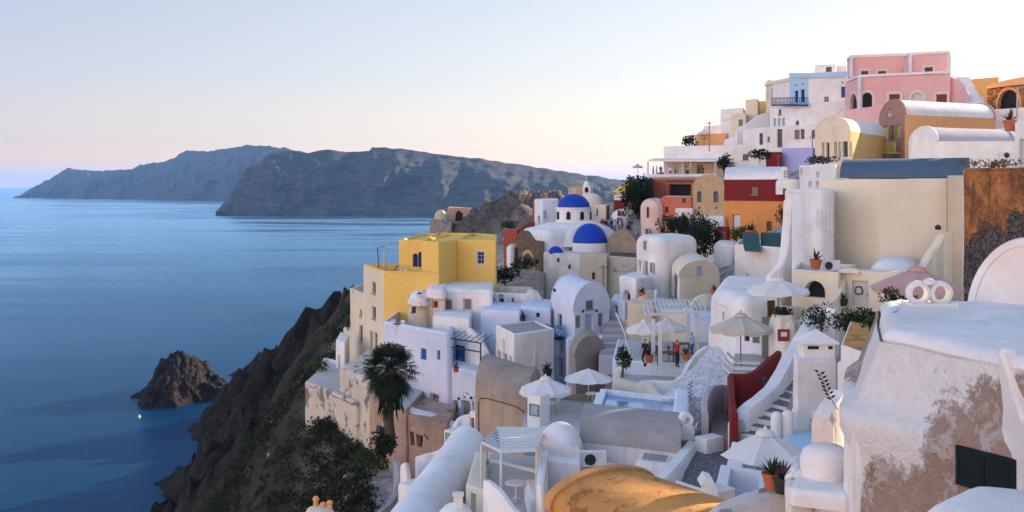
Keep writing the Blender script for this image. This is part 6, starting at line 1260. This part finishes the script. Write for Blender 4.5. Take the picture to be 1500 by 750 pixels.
agave('spiky aloe in a terracotta bowl on the cream terrace shelf',1195,394,56.6,1.15,'leaf_mid','terracotta')
agave('small potted aloe on the tan sloping garden wall',940,436,84.2,1.0,'leaf_mid','terracotta')
agave('red potted plant beside the grey lamp pole',1480,192,70,1.6,'leaf_bloom','terracotta')
agave('potted plant on the corner of the café deck',951,531,61.5,1.0,'leaf_dark','terracotta')
agave('dark leafy pot by the door of the white barrel house',802,552,72,1.2,'leaf_bloom','pot_black')
agave('cactus pot on the sill of the dark red wall',1100,350,96,1.8,'leaf_mid','terracotta')
agave('cactus pot beside the green canvas covers',1095,352,97,1.6,'leaf_mid','terracotta')
for px,py,Y,s_,pm_,lb in((886,493,87.2,.9,'terracotta','potted plant on the terrace right of the pale blue door'),(1046,432,80.6,.9,'terracotta','potted plant at the end of the cream terrace parapet'),(766,470,92.6,.9,'pot_black','potted plant on the white house roof below the ruin'),(668,545,86,.9,'terracotta','potted plant beside the first blue porch door'),(1005,528,62.2,.9,'terracotta','potted plant at the right edge of the café deck'),(1236,448,55,.8,'pot_black','potted plant beside the white wreath door')): agave(lb,px,py,Y,s_,'leaf_mid',pm_)
# ================================================================== people
def person(label,shirt,legs,hair='hair',pose=0,group=None,rest=None):
    """one continuous body grown over a jointed skeleton"""
    a=.1*pose
    J=dict(pel=(0,0,.93),bel=(0,.01,1.1),che=(0,.0,1.32),nek=(0,0,1.5),hd0=(0,-.02,1.6),hd1=(0,-.01,1.72),
      hL=(-.1,0,.9),kL=(-.11,-.03-a,.5),aL=(-.11,.03+a,.09),tL=(-.12,-.13+a,.04),hR=(.1,0,.9),kR=(.11,-.03+a,.5),aR=(.11,.03-a,.09),tR=(.12,-.13-a,.04),
      sL=(-.19,0,1.42),eL=(-.25,.03,1.14),wL=(-.25,-.08-a,.92),mL=(-.25,-.11-a,.84),sR=(.19,0,1.42),eR=(.25,.03,1.14),wR=(.25,-.08+a*1.2,.92),mR=(.25,-.12+a*1.2,.84))
    Rr=dict(pel=.15,bel=.135,che=.15,nek=.055,hd0=.085,hd1=.09,hL=.095,kL=.062,aL=.045,tL=.035,hR=.095,kR=.062,aR=.045,tR=.035,sL=.065,eL=.045,wL=.033,mL=.036,sR=.065,eR=.045,wR=.033,mR=.036)
    E='pel bel,bel che,che nek,nek hd0,hd0 hd1,pel hL,hL kL,kL aL,aL tL,pel hR,hR kR,kR aR,aR tR,che sL,sL eL,eL wL,wL mL,che sR,sR eR,eR wR,wR mR'
    ks=list(J); me=bpy.data.meshes.new('tmp'); me.from_pydata([J[k] for k in ks],[[ks.index(q) for q in e.split()] for e in E.split(',')],[])
    o=bpy.data.objects.new('tmp',me); C.objects.link(o); md=o.modifiers.new('s','SKIN')
    for i,k in enumerate(ks): me.skin_vertices[0].data[i].radius=(Rr[k],Rr[k]*(.8 if k in('pel','bel','che') else 1)); me.skin_vertices[0].data[i].use_root=(k=='pel')
    o.modifiers.new('u','SUBSURF').levels=1
    dg=bpy.context.evaluated_depsgraph_get(); nm=bpy.data.meshes.new_from_object(o.evaluated_get(dg)); bpy.data.objects.remove(o)
    for x in('skin',shirt,legs,hair): nm.materials.append(M[x])
    for f in nm.polygons:
        c=f.center; arm=abs(c.x)>.2
        f.material_index=3 if c.z>1.66 or (c.z>1.57 and c.y>.02) else 0 if c.z>1.46 and abs(c.x)<.1 else (1 if c.z>1.12 else 0) if arm and c.z<1.46 else 2 if c.z<.98 else 1
        if c.z<.1: f.material_index=3
        f.use_smooth=True
    nm.name='person'; p=bpy.data.objects.new('person',nm); C.objects.link(p); return tag(p,label,'person',group)
p=person('person in a red shirt standing under the café pergola','cloth_red','cloth_black'); p.location=(*XY(992,63.2),Z(527,66)); p.rotation_euler=(0,0,2.0)
p=person('person in a light blue shirt standing behind the red shirted man','cloth_sky','cloth_blue',pose=1); p.location=(*XY(1013,66.5),Z(527,66)); p.rotation_euler=(0,0,.6)
p=person('person in dark clothes at the left end of the café terrace','cloth_black','cloth_black',pose=1); p.location=(*XY(945,63.5),Z(527,66)); p.rotation_euler=(0,0,-.8)
PR={}
for k,(s_,l_) in dict(white=('cloth_white','cloth_blue'),red=('cloth_red','cloth_tan'),blue=('cloth_blue','cloth_black'),black=('cloth_black','cloth_blue'),tan=('cloth_tan','cloth_black'),sky=('cloth_sky','cloth_tan')).items():
    PR[k]=(s_,l_)
rp=random.Random(5)
word=dict(white='white',red='red',blue='dark blue',black='black',tan='tan',sky='pale blue')
first={}
def crowd(k,loc,where,group):
    if k not in first: q=first[k]=person('x',*PR[k],pose=1)
    else: q=first[k].copy(); C.objects.link(q)
    q['label']=f'person in a {word[k]} top {where}'; q['group']=group; q.location=loc; q.rotation_euler=(0,0,rp.random()*6.3); f=rp.uniform(.95,1.05); q.scale=(f,f,f)
for i,(px,k) in enumerate(((957,'blue'),(962,'sky'),(968,'black'),(982,'white'),(989,'blue'),(991,'sky'),(1008,'tan'),(1030,'black'))): crowd(k,(*XY(px,162.2-.075*(px-948)+rp.random()),Z(259,160)),'on the restaurant terrace under the awning','people on the restaurant terrace')
for i in range(34):
    k=rp.choice(list(PR)); px=rp.uniform(880,928); Y=rp.uniform(141,147); x,y=XY(px,Y); crowd(k,(x,y,LANE),'in the crowd on the lane below the ivy','crowd on the lane')
for i in range(26):
    k=rp.choice(list(PR)); px=rp.uniform(766,826); x,y=XY(px,286.5); crowd(k,(x,y,Z(286,287)-.3),'among the visitors on the castle hill top','visitors on the castle hill')
# ================================================================== small things
m=MB(); c=P(204,607,440); c.z=.2; m.lathe(c,[(.0,-.3),(.6,-.2),(.65,.3),(.3,.8),(.1,1.2),(0,1.25)],10); solo(m,'buoy','wood_white','small white buoy floating left of the rock islet','buoy')
ck_=house('sea_chapel','tiny white chapel hut on the left side of the rock islet',Rect(225,468,232,467,3.5),5.2,'white',z0=-.5,r=.1,vault=(0,.8,'white',0),cat='chapel',group=None)
bl=thing('wooden_beam','pale wooden plank lying on the scrub slope','plank',P(405,622,150)); m=MB()
x,y=XY(397,152); z=tz(x,y)+.9; x2,y2=XY(413,140); z2=tz(x2,y2)+.9; m.tube([(x,y,z),(x2,y2,z2)],.14,4); m.build('plank','wood_light',bl)
def boulder(px,Y,r,label):
    x,y=XY(px,Y); m=MB(); c=Vector((x,y,tz(x,y)+r*.3)); m.lathe(c,[(.05,-r),(r*.8,-r*.6),(r,0),(r*.75,r*.55),(.05,r*.8)],10); solo(m,'boulder','stone_grey',label,'rock','pale rocks on the scrub slope',wob=.3)
for px,Y,r,lb in((512,84,.7,'pale boulder on the scrub slope below the buttress'),(398,130,.6,'pale boulder near the wooden plank'),(590,74,.8,'pale boulder in front of the ruined house'),(505,78,.5,'small pale boulder low on the scrub slope')): boulder(px,Y,r,lb)
# ================================================================== wires, lamps, tables and other bits of village life
def power_pole(px,pb,pt,Y,label):
    a=P(px,pb,Y); b=P(px,pt,Y); t=thing('utility_pole',label,'pole',a,'utility poles'); m=MB(); m.tube([a-Vector((0,0,1)),b],.07,6); m.build('pole','wood_grey',t); m=MB(); m.box(b-Vector((0,0,.25)),(.9,.08,.08)); m.build('crossarm','wood_grey',t); return b
b1=power_pole(884,430,388,118,'grey utility pole beside the tan church block'); b2=power_pole(1190,232,198,145,'thin utility pole before the white house under the blue balcony'); b3=power_pole(1039,212,178,150,'thin utility pole above the restaurant roof')
def wire(a,b,sag,label):
    m=MB(); m.tube([a.lerp(b,j/14)-Vector((0,0,sag*4*(j/14)*(1-j/14))) for j in range(15)],.018,4); solo(m,'overhead_wire','dark',label,'wire','overhead wires')
wire(b1-Vector((.3,0,.2)),P(935,392,105),.5,'thin dark wire from the utility pole to the rounded white house'); wire(b2,P(1241,150,152),.6,'wire from the thin utility pole to the pink villa'); wire(b3,P(1089,166,175),.4,'wire from the restaurant pole to the cream skyline house')
def aerial(px,pb,Y,h,label):
    a=P(px,pb,Y); t=thing('tv_aerial',label,'aerial',a,'roof aerials'); m=MB(); m.tube([a-Vector((0,0,.3)),a+Vector((0,0,h))],.02,5); m.build('mast','metal_grey',t); m=MB()
    m.tube([a+Vector((-.45,0,h-.08)),a+Vector((.45,.1,h-.08))],.012,4)
    for j in range(6): x=-.42+.16*j; m.tube([a+Vector((x,-.22,h-.08)),a+Vector((x,.22,h-.08))],.008,4)
    m.build('antenna','metal_grey',t,weld=False)
for px,pb,Y,h,lb in((700,420,104,1.5,'tv aerial on the white house below the yellow house'),(1100,356,98,1.6,'tv aerial at the back of the white block with green covers'),(975,344,99,1.3,'tv aerial on the rounded white house'),(1210,95,160,1.6,'tv aerial on the roof room of the blue balcony house'),(1300,82,142,1.8,'tv aerial on the pink villa roof'),(1140,246,118,1.5,'tv aerial on the white vaulted roof of the red house'),(1410,168,112,1.5,'tv aerial behind the apricot barrel roof'),(800,292,164,1.4,'tv aerial on the white house left of the blue dome')): aerial(px,pb,Y,h,lb)
# dark loungers on the grey terrace
dl=lounger('dark sun lounger beside the right grey terrace parasol'); dl['group']='dark loungers on the grey terrace'
for ch_ in dl.children: ch_.data=ch_.data.copy(); ch_.data.materials[0]=M['wood_grey']
dl.location=(*XY(893,57.5),Z(603,57)+.02); dl.rotation_euler=(0,0,.9)
dup(dl,(*XY(876,55.5),Z(603,57)+.02),'dark sun lounger nearest the domed white house',1.0)
# wall lamps and drain spouts
def lamp(px,py,Y,label):
    a=P(px,py,Y); t=thing('wall_lamp',label,'lamp',a,'outdoor wall lamps'); m=MB(); m.lathe(a,[(0,-.14),(.1,-.08),(.12,.05),(.05,.13),(0,.15)],8); m.build('shade','metal_dark',t); m=MB(); m.tube([a,a+Vector((0,.25,.1))],.02,4); m.build('bracket','metal_dark',t)
for px,py,Y,lb in((854,456,86.6,'lamp left of the pale blue door of the white barrel house'),(874,455,88,'lamp right of the pale blue door of the white barrel house'),(672,584,86.6,'lamp left of the arched white door frame'),(690,583,85.7,'lamp right of the arched white door frame'),(1166,125,158,'lamp above the first blue shuttered balcony door'),(1176,123,157,'lamp above the second blue shuttered balcony door'),(1120,557,43.5,'round lamp on the white stair parapet'),(1234,121,151.5,'lamp above the blue shuttered window by the pink villa')): lamp(px,py,Y,lb)
# tables and chairs on the terraces
for px,Y,lb in((805,56,'round white table under the left grey terrace parasol'),(868,58.5,'round white table under the right grey terrace parasol')): round_table((*XY(px,Y),Z(603,57)+.01),.4,.72,lb)
cw2=[(797,55,1.0,'white chair left of the table under the left grey terrace parasol'),(812,57,-1.2,'white chair right of the table under the left grey terrace parasol')]
for px,Y,rz,lb in cw2: dup(cw,(*XY(px,Y),Z(603,57)+.01),lb,rz,group='terrace chairs')
for px,Y,rz,lb in((708,88,1.3,'white chair by the blue porch doors'),):
    dup(cw,(*XY(px,Y),Z(541,88)+.2),lb,rz,group='terrace chairs')
zy=Z(397,103)-.88
for px,Y,rz,lb in((590,104.5,.5,'white chair on the yellow house terrace'),(597,104,2.2,'white chair turned away on the yellow house terrace')): dup(cw,(*XY(px,Y),zy),lb,rz,group='terrace chairs')
zw=Z(480,91)-.78
for px,Y,rz,lb in((577,95,.4,'white chair at the left of the roof terrace behind the palm'),(588,94.5,-.6,'white chair at the right of the roof terrace behind the palm')): dup(cw,(*XY(px,Y),zw),lb,rz,group='terrace chairs')
round_table((*XY(582,94.2),zw),.4,.72,'small round table on the roof terrace behind the palm','metal_dark')
rt=round_table((*XY(1148,53.6),Z(462,53)-.68),.45,.74,'dark round table in the round terrace nook','metal_dark')
# ---- unseen houses added beyond the right edge to shade roof and stairs
house('white_house','unseen tall white house added beyond the right edge to shade the roof',[(16.2,22),(25,20),(28,31),(20,32)],101.6,'white',r=.3)
house('white_house','unseen white house added beyond the right edge to shade the stair parapet',[(28.5,53),(40,50),(46,64),(34,64.5)],104.5,'white',r=.3)
